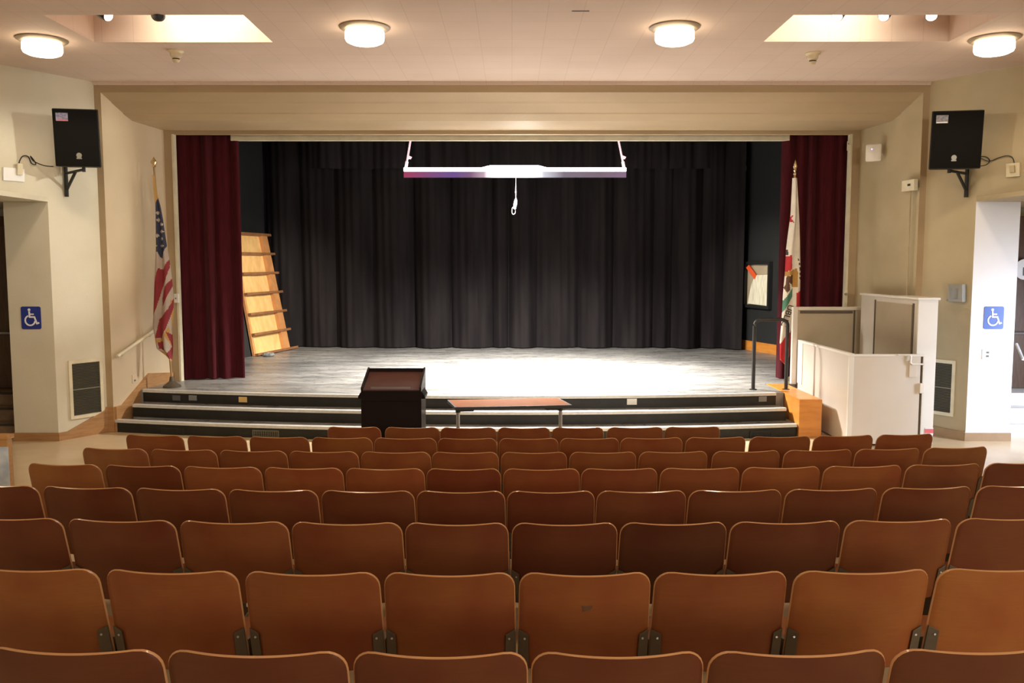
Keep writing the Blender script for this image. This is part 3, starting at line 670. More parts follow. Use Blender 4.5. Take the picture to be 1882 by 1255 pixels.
Mx = Matrix.Translation(c+n_*0.03) @ Matrix.Rotation(math.atan2(d_.y, d_.x), 4, 'Z')
MB().box(-0.14, 0.14, -0.03, 0.03, -0.075, 0.075, Mx).build('housing', M['cream_metal'], r, bevel=0.004)
MB().tube([c+n_*0.015+Vector((0, 0, -0.07)), Vector((c.x-0.0, c.y, 1.9))+n_*0.01], 0.012, 8).build('conduit', M['wall_r'], r)
MB().box(-0.06, 0.0, 0.03, 0.036, -0.01, 0.02, Mx).build('button', M['grille_dark'], r)
# curtain track hardware on the frame
for px, py, h, lab in ((1561, 268, 0.14, 'upper metal curtain pulley on the right edge of the opening'), (1554, 545, 0.2, 'lower metal curtain cleat on the right edge of the opening')):
    c = PD(px, py, IY-0.02); r = thing('curtain_pulley', c, lab, 'pulley')
    MB().box(c.x-0.03, c.x+0.02, c.y-0.03, c.y+0.02, c.z-h/2, c.z+h/2).build('plate', M['cream_metal'], r, bevel=0.004)
    MB().tube([c+Vector((-0.01, -0.05, h*0.2)), c+Vector((-0.01, -0.03, h*0.2))], 0.022, 12).build('wheel', M['chrome'], r)
c = PD(325, 548, IY-0.02); r = thing('wall_switch', c, 'small white switch box on the left edge of the opening', 'switch')
MB().box(c.x-0.03, c.x+0.035, c.y-0.04, c.y+0.02, c.z-0.07, c.z+0.07).build('housing', M['white_plastic'], r, bevel=0.004)
MB().box(c.x-0.006, c.x+0.006, c.y-0.05, c.y-0.04, c.z-0.012, c.z+0.012).build('toggle', M['grey_plastic'], r)
c, n_, d_ = sp(247, 696, -1)
r = thing('wall_outlet', c, 'cream wall outlet low on the left reveal above the wooden skirting', 'outlet')
Mx = Matrix.Translation(c) @ Matrix.Rotation(math.atan2(d_.y, d_.x), 4, 'Z')
MB().box(-0.06, 0.06, -0.008, 0.0, -0.06, 0.06, Mx).build('plate', M['splay'], r, bevel=0.002)
MB().box(-0.02, 0.02, -0.011, -0.008, -0.035, -0.012, Mx).build('socket', M['grey_plastic'], r)

# ---------------------------------------------------------------- stage house
sh = MB(); sh.box(-7.4, 7.4, 19.6, 19.7, SZ, 6.4); bw = struct(sh.build('wall_stage_back', M['black_wall']))
struct(MB().box(-7.4, 7.4, 13.6, 19.7, 6.4, 6.5).build('ceiling_stage', M['black_wall']))
def side_black(sgn, n):
    w_ = 0.55 if sgn < 0 else 0.0; a = Vector((sgn*(4.9+w_), 19.3, SZ)); b = Vector((sgn*(6.55+w_), 13.72, SZ))
    return struct(MB().prism([a, b, b+Vector((0, 0, 5.88)), a+Vector((0, 0, 5.88))], (sgn*0.1, 0, 0)).build(n, M['black_wall'])), a, b
sl, _, _ = side_black(-1, 'wall_stage_left')
sr, ra, rb = side_black(1, 'wall_stage_right')
dR = (rb-ra).normalized(); nR = Vector((-abs(dR.y), -abs(dR.x), 0)).normalized()
def onR(s, z, o=0.0): return Vector((ra.x, ra.y, 0))+Vector((dR.x, dR.y, 0))*s+nR*o+Vector((0, 0, z))
struct(MB().prism([onR(0.3, SZ), onR(5.5, SZ), onR(5.5, SZ+0.2), onR(0.3, SZ+0.2)], nR*0.03).build('baseboard_stage_right', M['cheek_wood']))

# draped curtains
def curtain(path, z0f, z1, amp, wl_, m, seed, nz=14, step=0.02, side=1, flare=0.0):
    rnd = random.Random(seed); P = [Vector((x, y, 0)) for x, y in path]
    segs = [(P[i+1]-P[i]).length for i in range(len(P)-1)]; L = sum(segs); n = int(L/step); mb = MB(); grid = []
    # random fold widths
    cuts = [0.0]
    while cuts[-1] < L: cuts.append(cuts[-1]+wl_*rnd.uniform(0.55, 1.6))
    amps = [rnd.uniform(0.55, 1.25) for _ in cuts]
    def pos(s):
        i = 0
        while i < len(segs)-1 and s > segs[i]: s -= segs[i]; i += 1
        d = (P[i+1]-P[i]).normalized(); return P[i]+d*s, Vector((d.y, -d.x, 0))
    for j in range(nz+1):
        row = []
        for i in range(n+1):
            s = L*i/n; k = max(q for q in range(len(cuts)) if cuts[q] <= s+1e-9); k = min(k, len(cuts)-2)
            t = (s-cuts[k])/(cuts[k+1]-cuts[k]); fold = (0.5-0.5*math.cos(2*math.pi*t))**(0.38 if amp > 0.15 else 0.6)
            v = j/nz; c_, nn = pos(s)
            a_ = amp*amps[k]*(0.75+0.35*(1-v))
            off = a_*fold+0.012*math.sin(s*37+v*2+k)+0.01*math.sin(s*11+v*5)
            z0 = z0f(c_.x) if callable(z0f) else z0f
            z = z0+(z1-z0)*v
            p = c_+nn*off*side; row.append(mb.bm.verts.new((p.x, p.y, z)))
        grid.append(row)
    for j in range(nz):
        for i in range(n): mb._f([grid[j][i], grid[j][i+1], grid[j+1][i+1], grid[j+1][i]])
    return mb
cb = curtain([(-5.40, 19.36), (-5.0, 19.36), (-4.2, 19.32), (-3.4, 19.2), (3.2, 19.15), (4.4, 19.05), (5.0, 18.7)], SZ+0.02, 6.4, 0.27, 0.60, M['black_velour'], 5)
ob = tag(cb.build('backdrop_curtain', M['black_velour'], smooth=True), 'wide black velour curtain in deep folds across the back of the stage', 'curtain')
zb = PD(600, 309, 18.2).z
ob = tag(curtain([(-4.15, 18.35), (4.1, 18.35)], zb, 6.4, 0.10, 0.55, M['black_velour'], 12, nz=4).build('border_curtain', M['black_velour'], smooth=True), 'short black border curtain across the top, before the backdrop', 'curtain')
pa = PD(315, 247, 13.85); pb = PD(429, 260, 13.85)
ob = tag(curtain([(-5.26, 13.78), (-4.32, 14.0)], SZ+0.01, 4.6, 0.09, 0.20, M['red_velour'], 3, nz=10, step=0.01).build('stage_curtain', M['red_velour'], smooth=True), 'maroon velour stage curtain gathered at the left of the opening', 'curtain', 'maroon stage curtains')
ob = tag(curtain([(4.27, 14.0), (5.22, 13.78)], SZ+0.01, 4.6, 0.09, 0.20, M['red_velour'], 9, nz=10, step=0.01).build('stage_curtain', M['red_velour'], smooth=True), 'maroon velour stage curtain gathered at the right behind the flag', 'curtain', 'maroon stage curtains')

# ---------------------------------------------------------------- hanging light strip
D = 14.45
tl = PD(742, 308, D); tr = PD(1151, 308, D); bl = PD(742, 326, D); zt = tl.z; zb_ = bl.z; zm = PD(742, 315, D).z
r = thing('stage_light_strip', ((tl.x+tr.x)/2, D, zb_), 'long glowing light strip hung by two sloping rods over the stage', 'stage light')
MB().box(tl.x, tr.x, D+0.03, D+0.28, zb_+0.03, zt).build('housing', M['grey_steel'], r, bevel=0.004)
MB().box(tl.x, tr.x, D, D+0.03, zm, zt).build('bright_edge', M['bright_strip'], r)
def lens_mat():
    m = mat('tinted_lens', (0.04, 0.02, 0.04), 0.3); nt = m.node_tree; N = nt.nodes; L = nt.links; p = N['Principled BSDF']
    tc = N.new('ShaderNodeTexCoord'); sx = N.new('ShaderNodeSeparateXYZ'); L.new(tc.outputs['Object'], sx.inputs[0])
    mr = N.new('ShaderNodeMapRange'); hw = (tr.x-tl.x)/2; mr.inputs['From Min'].default_value = -hw; mr.inputs['From Max'].default_value = hw
    L.new(sx.outputs['X'], mr.inputs['Value']); cr = N.new('ShaderNodeValToRGB'); L.new(mr.outputs['Result'], cr.inputs['Fac'])
    el = cr.color_ramp.elements
    while len(el) > 1: el.remove(el[0])
    stops = [(0.0, (0.33, 0.03, 0.09)), (0.12, (0.17, 0.05, 0.17)), (0.22, (0.10, 0.05, 0.25)), (0.30, (0.16, 0.08, 0.18)), (0.36, (0.5, 0.35, 0.42)), (0.42, (3, 3, 3)), (0.56, (3, 3, 3)), (0.63, (0.6, 0.62, 0.7)), (0.72, (0.12, 0.11, 0.16)), (0.88, (0.09, 0.06, 0.11)), (1.0, (0.14, 0.07, 0.16))]
    el[0].position = stops[0][0]; el[0].color = (*stops[0][1], 1)
    for q, c_ in stops[1:]:
        e_ = el.new(q); e_.color = (*c_, 1)
    L.new(cr.outputs['Color'], p.inputs['Emission Color']); p.inputs['Emission Strength'].default_value = 1.0
    return m
MB().box(tl.x, tr.x, D-0.005, D+0.03, zb_, zm).build('coloured_lens', lens_mat(), r)
MB().prism([PD(880, 309, D+0.02), PD(1010, 309, D+0.02), PD(990, 304, D+0.02), PD(900, 304, D+0.02)], (0, 0.04, 0)).build('center_lamp', M['bright_strip'], r)
for sx, px0, px1 in ((tl.x+0.03, 745, 760), (tr.x-0.03, 1149, 1130)):
    a_ = Vector((sx, D+0.05, zt)); b_ = PD(px1, 225, D+0.05)
    ro = MB().tube([a_, b_], 0.016, 8).build('hanging_rod', M['hang_rod'], r)
    MB().tube([a_, a_+(b_-a_)*0.14], 0.026, 8).build('turnbuckle', M['hang_rod'], ro)
    q = a_+(b_-a_)*0.24; MB().prism([q+Vector((0, -0.02, 0.03)), q+Vector((0.07, -0.02, 0.0)), q+Vector((0.05, -0.02, -0.035)), q+Vector((0, -0.02, -0.03))], (0, 0.03, 0)).build('clamp', M['hang_rod'], ro)
# white plug hanging on a cord
c0 = PD(948, 328, 14.5); c1 = PD(948, 362, 14.5); c2 = PD(946, 384, 14.5)
r = thing('hanging_cord', c2, 'white cord with a dangling plug below the middle of the light strip', 'cord')
MB().tube([Vector((c1.x, 14.5, zb_+0.045)), c1], 0.005, 6).build('cord', M['white_plastic'], r)
MB().tube([c1, c1+Vector((0, 0, -0.06)), c2+Vector((0.01, 0, 0.08)), c2], [0.006, 0.022, 0.026, 0.018], 10).build('plug', M['sign_white'], r, smooth=True)
MB().tube([c2+Vector((-0.02+0.03*math.cos(t_*0.52), 0, -0.03+0.06*math.sin(t_*0.52))) for t_ in range(12)], 0.003, 6, closed=True).build('cord_loop', M['white_plastic'], r)
_w = ray(1360, 308); cable('loose_wire', [PD(px_, py_, 18.85-(px_-1360)*0.018) for px_, py_ in ((1350, 312), (1358, 309), (1364, 303), (1371, 305), (1371, 314))], 0.013, M['box_grey'], 'short crooked grey wire high on the right stage wall', 'wire')

# ---------------------------------------------------------------- leaning ribbed wooden panel at stage left
B0 = PZ(466, 653, SZ); B1 = PZ(531, 640, SZ); B0 = PD(466, 654, B0.y-0.15); B0.z = SZ; B1 = PD(531, 642, B1.y-0.2); B1.z = SZ; T1 = PD(487, 432, B1.y+0.12); T0 = PD(425, 428, B0.y+0.12)
Q0, Q1, Q2 = B0, B1, T1
def lf(u, v, o=0.0):
    p = (B0*(1-u)+B1*u)*(1-v)+(T0*(1-u)+T1*u)*v
    nn = (B1-B0).cross(T0-B0).normalized()
    if nn.y > 0: nn = -nn
    return p+nn*o
def slabuv(u0, u1, v0, v1, o0, o1):
    return [lf(u0, v0, o0), lf(u1, v0, o0), lf(u1, v1, o0), lf(u0, v1, o0), lf(u0, v0, o1), lf(u1, v0, o1), lf(u1, v1, o1), lf(u0, v1, o1)]
r = thing('leaning_platform', B0, 'pale plywood stage panel with seven cross rails leaning at the left', 'wooden panel')
MB().hexa(slabuv(0.02, 0.80, 0.005, 0.99, 0.0, 0.02)).build('plywood_sheet', M['plywood'], r)
MB().hexa(slabuv(0.76, 0.92, 0.0, 1.0, 0.0, 0.10)).build('stile', M['ply_stile'], r)
MB().hexa(slabuv(-0.03, 0.02, 0.0, 1.0, 0.0, 0.05)).build('stile', M['ply_stile'], r)
for k in range(7):
    v = 0.004+k/6.0*0.985; mm = MB().hexa(slabuv(-0.02, 1.03 if k else 1.14, v-0.007, v+0.012, 0.02, 0.125)); mm.build('rail', M['ply_rail'], r)
MB().hexa(slabuv(-0.30, -0.05, 0.0, 0.98, -0.06, -0.01)).build('black_back', M['black_wall'], r)
_rc = lf(0.06, 0.0, 0.29); _rc.z = SZ
o = MB(); o.lathe(_rc, [(0.10, 0.0), (0.12, 0.02), (0.08, 0.06), (0.035, 0.05), (0.0, 0.085)], 11)
for v in o.bm.verts: v.co += Vector((random.uniform(-0.02, 0.02), random.uniform(-0.02, 0.02), random.uniform(0, 0.012)))
tag(o.build('rag', mat('grey_rag', (0.30, 0.29, 0.28), 0.9, var=(0.08, 0.08, 0.08), scale=14), smooth=True), 'small crumpled grey and white rag at the foot of the leaning panel', 'rag')

# ---------------------------------------------------------------- framed case on the right stage wall
s_of = lambda px: min(((abs((onR(s*0.01, 2).x)/(onR(s*0.01, 2).y)*F-(px-941)), s*0.01) for s in range(0, 560)))[1]
s0, s1 = s_of(1374), s_of(1416)
zc0 = PD(1393, 560, onR(s0, 0).y-0.2).z; zc1 = PD(1393, 486, onR(s0, 0).y-0.2).z
r = thing('wall_case', onR((s0+s1)/2, zc0, 0.0), 'black framed glass case with a pale bag on the right stage wall', 'display case')
mb = MB(); f = 0.06
for a0, a1, b0, b1 in ((s0-f, s1+f, zc0-f, zc0), (s0-f, s1+f, zc1, zc1+f), (s0-f, s0, zc0, zc1), (s1, s1+f, zc0, zc1)):
    mb.prism([onR(a0, b0), onR(a1, b0), onR(a1, b1), onR(a0, b1)], nR*0.09)
mb.build('frame', M['black_rubber'], r)
MB().prism([onR(s0, zc0), onR(s1, zc0), onR(s1, zc1), onR(s0, zc1)], nR*0.01).build('backing', M['lift_tan'], r)
sw = s1-s0; zh = zc1-zc0
o = MB().prism([onR(s0+sw*0.10, zc0+0.02, 0.012), onR(s1-sw*0.04, zc0+0.0, 0.012), onR(s1-sw*0.02, zc0+zh*0.76, 0.012), onR(s0+sw*0.42, zc0+zh*0.74, 0.012), onR(s0+sw*0.25, zc0+zh*0.5, 0.012)], nR*0.05)
tag(o.build('plastic_bag', M['bag'], bevel=0.012), 'pale translucent bag inside the black wall case', 'bag')
o = MB().prism([onR(s0+sw*0.04, zc0+zh*0.92, 0.06), onR(s0+sw*0.16, zc0+zh*0.99, 0.06), onR(s0+sw*0.50, zc0+zh*0.74, 0.06), onR(s0+sw*0.42, zc0+zh*0.64, 0.06)], nR*0.02)
tag(o.build('cloth_ribbon', M['orange_cloth'], bevel=0.004), 'bright orange strip inside the black wall case', 'ribbon')

# ---------------------------------------------------------------- black hoop handrail on the stage
y_ = 12.62; a0 = PD(1383, 716, 12.5); p1 = PZ(1384, 716, SZ); p2 = PZ(1440, 714, SZ); ht = 1.03; rr = 0.09
path = [Vector((p1.x, p1.y, SZ)), Vector((p1.x, p1.y, SZ+ht-rr))]
for k in range(1, 6):
    t = k/6*math.pi/2; path.append(Vector((p1.x+rr*(1-math.cos(t)), p1.y, SZ+ht-rr+rr*math.sin(t))))
path.append(Vector((p1.x+rr, p1.y, SZ+ht))); path.append(Vector((p2.x-rr, p1.y, SZ+ht)))
for k in range(1, 6):
    t = k/6*math.pi/2; path.append(Vector((p2.x-rr+rr*math.sin(t), p1.y, SZ+ht-rr+rr*math.cos(t))))
path += [Vector((p2.x, p1.y, SZ+ht-rr)), Vector((p2.x, p1.y, SZ))]
r = thing('stage_handrail', (p1.x, p1.y, SZ), 'black steel hoop handrail standing on the stage beside the lift', 'handrail')
MB().tube(path, 0.027, 10).build('rail', M['black_rubber'], r, smooth=True)
for q in (p1, p2): MB().lathe((q.x, p1.y, SZ), [(0.055, 0), (0.055, 0.01), (0.03, 0.014)], 16).build('base_plate', M['riser'], r)

# ---------------------------------------------------------------- flags
def inpoly(x, y, P):
    c_ = False; j = len(P)-1
    for i in range(len(P)):
        if (P[i][1] > y) != (P[j][1] > y) and x < (P[j][0]-P[i][0])*(y-P[i][1])/(P[j][1]-P[i][1])+P[i][0]: c_ = not c_
        j = i
    return c_
def edge_at(pts, y):
    for (xa, ya), (xb, yb) in zip(pts, pts[1:]):
        if ya <= y <= yb: return xa+(xb-xa)*(y-ya)/max(yb-ya, 1e-6)
    return pts[-1][0]
def flag_cloth(L, R, y0, y1, org, sc, D, paint, mats, nrow, ncol, folds, amp):
    mb = MB(); g = []
    for j in range(nrow+1):
        y = y0+(y1-y0)*j/nrow; xl, xr = edge_at(L, y), edge_at(R, y); row = []
        for i in range(ncol+1):
            u = i/ncol; x = xl+(xr-xl)*u
            p = PD(org[0]+x/sc, org[1]+y/sc, D)
            wv = amp*math.sin(u*folds*math.pi+y*0.004)*min(1, (xr-xl)/60)
            bulge = -0.05*math.sin(math.pi*u)
            row.append((mb.bm.verts.new((p.x, p.y+wv+bulge, p.z)), x, y))
        g.append(row)
    for j in range(nrow):
        for i in range(ncol):
            q = [g[j][i], g[j][i+1], g[j+1][i+1], g[j+1][i]]
            mb.mi = paint(sum(k[1] for k in q)/4, sum(k[2] for k in q)/4); mb._f([k[0] for k in q])
    return mb
US_L = [(128, 100), (133, 200), (138, 300), (137, 400), (138, 530), (132, 700), (130, 850), (128, 950), (140, 1010), (150, 1070), (200, 1110), (226, 1140)]
US_R = [(134, 100), (150, 200), (170, 270), (185, 350), (198, 450), (205, 500), (218, 580), (230, 680), (240, 800), (235, 900), (230, 960), (236, 1050), (234, 1140)]
stars = [(160, 310), (163, 350), (178, 375), (140, 415), (181, 415), (158, 438), (182, 455), (148, 495), (183, 495)]
def us(x, y):   # 0 red 1 white 2 blue 3 gold
    for sx, sy in stars:
        if abs(x-sx)+abs(y-sy) < 11: return 1
    if inpoly(x, y, [(130, 100), (140, 100), (158, 230), (150, 240), (148, 330), (136, 330)]): return 3
    if inpoly(x, y, [(136, 230), (160, 200), (215, 400), (203, 500), (182, 565), (172, 560), (160, 530), (136, 530)]): return 2
    for P in ([(218, 565), (220, 615), (205, 690), (180, 740), (150, 850), (130, 890), (130, 720), (162, 620), (190, 630)], [(229, 680), (233, 720), (205, 800), (186, 835), (182, 790), (200, 725)], [(241, 785), (241, 830), (205, 960), (180, 1015), (143, 1012), (165, 905), (190, 885), (215, 850)], [(206, 975), (236, 1000), (236, 1135), (208, 1110), (230, 1060)], [(158, 1035), (190, 1030), (200, 1085), (165, 1070)]):
        if inpoly(x, y, P): return 0
    for P in ([(125, 1010), (185, 1020), (215, 945), (235, 1055), (232, 1065), (200, 1000), (195, 1040), (152, 1035), (152, 1080), (125, 1080)], [(150, 1070), (210, 1100), (240, 1145), (150, 1140)], [(225, 800), (245, 800), (238, 1000), (228, 960)]):
        if inpoly(x, y, P): return 3
    return 1
base = PD(316, 705, 12.95)
r = thing('national_flag', (base.x+0.02, 12.95, SZ), 'red, white and blue starred flag draped on a pole at left', 'flag')
top = PD(283, 307, 12.95)
MB().tube([Vector((base.x, 12.95, SZ+0.1)), top], 0.015, 10).build('pole', M['pole_wood'], r, smooth=True)
MB().lathe((base.x, 12.95, SZ), [(0.13, 0), (0.13, 0.02), (0.09, 0.05), (0.04, 0.09), (0.028, 0.16), (0, 0.16)], 24).build('stand', M['bracket'], r, smooth=True)
MB().lathe(top, [(0.018, 0), (0.03, 0.01), (0.02, 0.03), (0.038, 0.05), (0.045, 0.075), (0.03, 0.10), (0.012, 0.13), (0, 0.15)], 16).build('finial', M['gold'], r, smooth=True)
cl = flag_cloth(US_L, US_R, 100, 1140, (240, 290), 3.058, 12.88, us, None, 170, 40, 3.4, 0.03).build('cloth', [M['f_red'], M['f_white'], M['f_blue'], M['f_gold']], r, smooth=True)

CA_L = [(114, 85), (105, 300), (80, 500), (72, 640), (60, 750), (50, 900), (38, 1030), (38, 1130), (74, 1165)]
CA_R = [(140, 85), (150, 300), (158, 600), (158, 830), (134, 850), (114, 950), (110, 1050), (102, 1110), (80, 1165)]
def ca(x, y):   # 0 red 1 white 2 green 3 gold 4 brown 5 ink
    if inpoly(x, y, [(90, 296), (98, 310), (116, 300), (108, 320), (118, 345), (100, 335), (88, 345), (92, 320)]): return 0
    if inpoly(x, y, [(70, 540), (104, 530), (106, 612), (70, 630)]): return 0
    if inpoly(x, y, [(78, 500), (88, 497), (88, 530), (76, 532)]): return 5
    if inpoly(x, y, [(68, 628), (136, 606), (142, 640), (120, 640), (72, 652)]): return 3
    if inpoly(x, y, [(104, 640), (142, 632), (140, 715), (108, 712)]): return 4 if x < 112 else 3
    if inpoly(x, y, [(76, 655), (104, 645), (108, 700), (90, 690), (95, 730), (78, 745), (62, 720), (72, 700)]): return 4
    if inpoly(x, y, [(140, 545), (150, 560), (160, 600), (160, 690), (148, 660), (150, 620)]): return 5 if int(y/14) % 2 else 1
    if inpoly(x, y, [(112, 718), (112, 770), (52, 862), (52, 800)]): return 2
    if inpoly(x, y, [(130, 750), (162, 730), (162, 835), (130, 830)]): return 0
    if y > 1150 or (x < 44 and y > 1128): return 3
    if inpoly(x, y, [(30, 1052), (116, 942), (116, 1060), (104, 1112), (80, 1170), (30, 1130)]): return 0
    return 1
base = PD(1456, 706, 13.55)
r = thing('state_flag', (base.x, 13.55, SZ), 'white state flag with red star and stripe draped beside the right curtain', 'flag')
top = PD(1461, 322, 13.55); btm = Vector((base.x, 13.55, SZ+0.1))
MB().tube([btm, top], 0.015, 10).build('pole', M['pole_wood'], r, smooth=True)
MB().lathe((base.x, 13.55, SZ), [(0.14, 0), (0.14, 0.02), (0.10, 0.05), (0.04, 0.09), (0.028, 0.16), (0, 0.16)], 24).build('stand', M['gold'], r, smooth=True)
MB().lathe(top, [(0.018, 0), (0.024, 0.02), (0.014, 0.05), (0.03, 0.07), (0.02, 0.09), (0.034, 0.13), (0.015, 0.2), (0, 0.25)], 16).build('finial', M['gold'], r, smooth=True)
flag_cloth(CA_L, CA_R, 85, 1165, (1420, 300), 3.1375, 13.49, ca, None, 170, 40, 3.0, 0.03).build('cloth', [M['f_cred'], M['f_cwhite'], M['f_green'], M['f_gold'], M['f_brown'], M['f_dark']], r, smooth=True)
# the legible letters along the lower stripe of the state flag
def text_obj(txt, size, Mx, m, name, parent):
    cu = bpy.data.curves.new(name, 'FONT'); cu.body = txt; cu.size = size; cu.extrude = 0.001; cu.align_x = 'LEFT'; cu.offset = 0.002
    o = bpy.data.objects.new(name, cu); C.objects.link(o)
    dg = bpy.context.evaluated_depsgraph_get(); me = bpy.data.meshes.new_from_object(o.evaluated_get(dg)); bpy.data.objects.remove(o)
    me.transform(parent.matrix_world.inverted() @ Mx); me.materials.clear(); me.materials.append(m)
    q = bpy.data.objects.new(name, me); C.objects.link(q); q.parent = parent; return q
t0 = PD(1420+92/3.1375, 300+812/3.1375, 13.38); t1 = PD(1420+46/3.1375, 300+940/3.1375, 13.38)
dx = (t1-t0); ang = math.atan2(dx.z, dx.x)
text_obj('UBLIC', 0.135, Matrix.Translation(t0) @ Matrix.Rotation(math.pi/2, 4, 'X') @ Matrix.Rotation(ang, 4, 'Z') @ Matrix.Scale(0.95, 4), M['f_dark'], 'lettering', r)

# ---------------------------------------------------------------- wheelchair lift
FY = 11.15; xl = PD(1566, 650, FY).x; xr = PD(1700, 650, FY).x; ztop = PD(1630, 651, FY).z; BY = 13.25
r = thing('wheelchair_lift', ((xl+xr)/2, FY, 0), 'beige boxy wheelchair lift with white tower at the stage right', 'wheelchair lift')
g = MB().box(xl+0.03, xr-0.05, FY, FY+0.03, 0.03, ztop-0.03).build('gate', M['lift'], r, bevel=0.003)
hx = PD(1672, 655, FY).x; hz0 = PD(1672, 652, FY).z; hz1 = PD(1672, 669, FY).z; hx2 = PD(1697, 669, FY).x
MB().tube([(hx-0.16, FY-0.012, hz0), (hx-0.01, FY-0.03, hz0), (hx, FY-0.03, hz0-0.02), (hx, FY-0.03, hz1+0.02), (hx+0.02, FY-0.03, hz1), (hx2, FY-0.02, hz1)], 0.012, 8).build('handle', M['lift_white'], g, smooth=True)
q = PD(1677, 683, FY); MB().box(q.x-0.05, q.x+0.05, FY-0.02, FY, q.z-0.07, q.z+0.14).build('latch_box', M['lift'], g, bevel=0.004)
q = PD(1692, 713, FY); MB().box(q.x-0.025, q.x+0.035, FY-0.035, FY+0.0, q.z-0.065, q.z+0.065).build('hinge', M['lift_white'], r, bevel=0.004)
mb = MB(); mb.box(xl-0.02, xr, FY-0.006, FY+0.045, ztop-0.03, ztop); mb.box(xl-0.03, xl+0.03, FY-0.006, FY+0.045, 0, ztop-0.03); mb.build('gate_frame', M['lift_white'], r, bevel=0.004)
MB().box(xr-0.05, xr-0.02, FY+0.01, FY+0.03, 0.02, ztop-0.03).build('seam', M['lift_dark'], r)
MB().box(xr-0.02, xr, FY-0.006, FY+0.045, 0.0, ztop-0.03).build('gate_post', M['lift_white'], r)
MB().box(xl, xl+0.035, FY+0.046, BY, 0.02, ztop-0.03).build('left_side_panel', M['lift'], r)
mb = MB(); mb.box(xl-0.012, xl+0.05, FY+0.046, BY, ztop-0.03, ztop+0.005); mb.box(xl-0.012, xl+0.05, BY-0.22, BY, 0.55, ztop-0.03)
mb.build('side_frame', M['lift_white'], r, bevel=0.003)
MB().box(xl+0.035, xr-0.03, FY+0.05, BY, 0.03, 0.10).build('platform', M['grille'], r)
mx1 = PD(1728, 545, 11.25).x; mx0 = PD(1689, 545, 11.25).x; mz = PD(1700, 547, 11.25).z
MB().box(mx0+0.06, mx1-0.015, 11.28, 12.05, 0.0, mz-0.03).build('tower', M['lift_white'], r)
MB().box(mx0, mx1-0.02, 11.25, 11.28, 0, mz-0.03).build('tower_front', M['lift_white'], r, bevel=0.004)
xs_ = mx0+0.055
MB().box(mx0, mx0+0.06, 11.28, 13.1, 0.0, mz-0.03).build('tower_side', M['lift'], r)
MB().box(mx0-0.008, mx0, 11.42, 12.55, ztop*0.2, mz-0.10).build('side_cover', M['lift_tan'], r)
mb = MB()
mb.box(mx0-0.010, mx0-0.001, 11.36, 11.40, 0.3, mz-0.08); mb.box(mx0-0.010, mx0-0.001, 12.57, 12.60, 0.3, mz-0.08)
mb.build('side_seam', M['lift_dark'], r)
mb = MB(); mb.box(mx0-0.02, mx1, 11.23, 12.06, mz-0.03, mz); mb.box(mx0-0.02, mx0+0.06, 12.06, 13.12, mz-0.03, mz); mb.build('tower_cap', M['lift_white'], r, bevel=0.004)
# label at the foot
q = PD(1707, 793, 11.25)
lb = MB().box(q.x-0.055, q.x+0.055, 11.244, 11.25, q.z-0.05, q.z+0.05).build('safety_label', M['sign_white'], r); lb['label'] = 'small red and white sticker'
MB().box(q.x-0.055, q.x+0.055, 11.242, 11.244, q.z-0.02, q.z+0.035).build('red_field', M['pink'], lb)
# upper landing gate
gx0 = PD(1458, 566, BY).x; gx1 = PD(1584, 566, BY).x; gz = PD(1520, 564, BY).z
lg = thing('landing_gate', ((gx0+gx1)/2, BY, SZ), 'tan landing gate standing on the stage edge behind the lift', 'gate')
MB().box(gx0+0.07, gx1-0.10, BY+0.02, BY+0.055, SZ+0.01, gz-0.03).build('panel', M['lift_tan'], lg)
mb = MB(); mb.box(gx0, gx0+0.08, BY+0.005, BY+0.08, SZ, gz); mb.build('post', M['lift'], lg, bevel=0.01)
mb = MB(); mb.box(gx0+0.08, gx1, BY+0.005, BY+0.08, gz-0.05, gz); mb.build('top_rail', M['lift'], lg, bevel=0.006)
MB().box(gx1-0.09, gx1, BY+0.005, BY+0.08, SZ, gz-0.05).build('post', M['lift_tan'], lg, bevel=0.006)
MB().box(gx0+0.11, gx1-0.13, BY+0.012, BY+0.02, gz-0.10, gz-0.06).build('slot', M['lift_dark'], lg)
MB().box(gx1-0.115, gx1-0.09, BY+0.012, BY+0.02, SZ, gz-0.05).build('seam', M['lift_dark'], lg)

# ---------------------------------------------------------------- lectern
LY = 9.0; a0 = PD(662, 716, LY); a1 = PD(779, 716, LY); zf = a0.z; lx0, lx1 = a0.x+0.012, a1.x-0.032
zbk = PD(720, 680, LY+0.45).z; dep = 0.46
Mx = Matrix.Identity(4)
r = thing('lectern', ((lx0+lx1)/2, LY+dep/2, 0), 'dark mahogany lectern with a sloping reddish top before the steps', 'lectern')
mb = MB(); t = 0.02
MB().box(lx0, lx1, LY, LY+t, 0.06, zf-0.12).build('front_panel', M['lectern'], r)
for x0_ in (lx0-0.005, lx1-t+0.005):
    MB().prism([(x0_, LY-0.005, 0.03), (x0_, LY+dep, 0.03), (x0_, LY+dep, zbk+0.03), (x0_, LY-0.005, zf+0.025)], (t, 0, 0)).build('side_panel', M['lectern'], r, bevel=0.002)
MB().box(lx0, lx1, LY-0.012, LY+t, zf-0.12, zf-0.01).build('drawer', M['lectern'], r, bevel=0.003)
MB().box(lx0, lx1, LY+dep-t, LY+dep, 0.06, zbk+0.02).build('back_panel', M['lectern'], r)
tp = MB().prism([(lx0+0.012, LY+0.01, zf-0.025), (lx0+0.012, LY+dep-0.01, zbk-0.035), (lx0+0.012, LY+dep-0.01, zbk-0.015), (lx0+0.012, LY+0.01, zf-0.005)], (lx1-lx0-0.024, 0, 0)).build('top', M['lectern_top'], r)
s_ = (zbk-zf)/dep
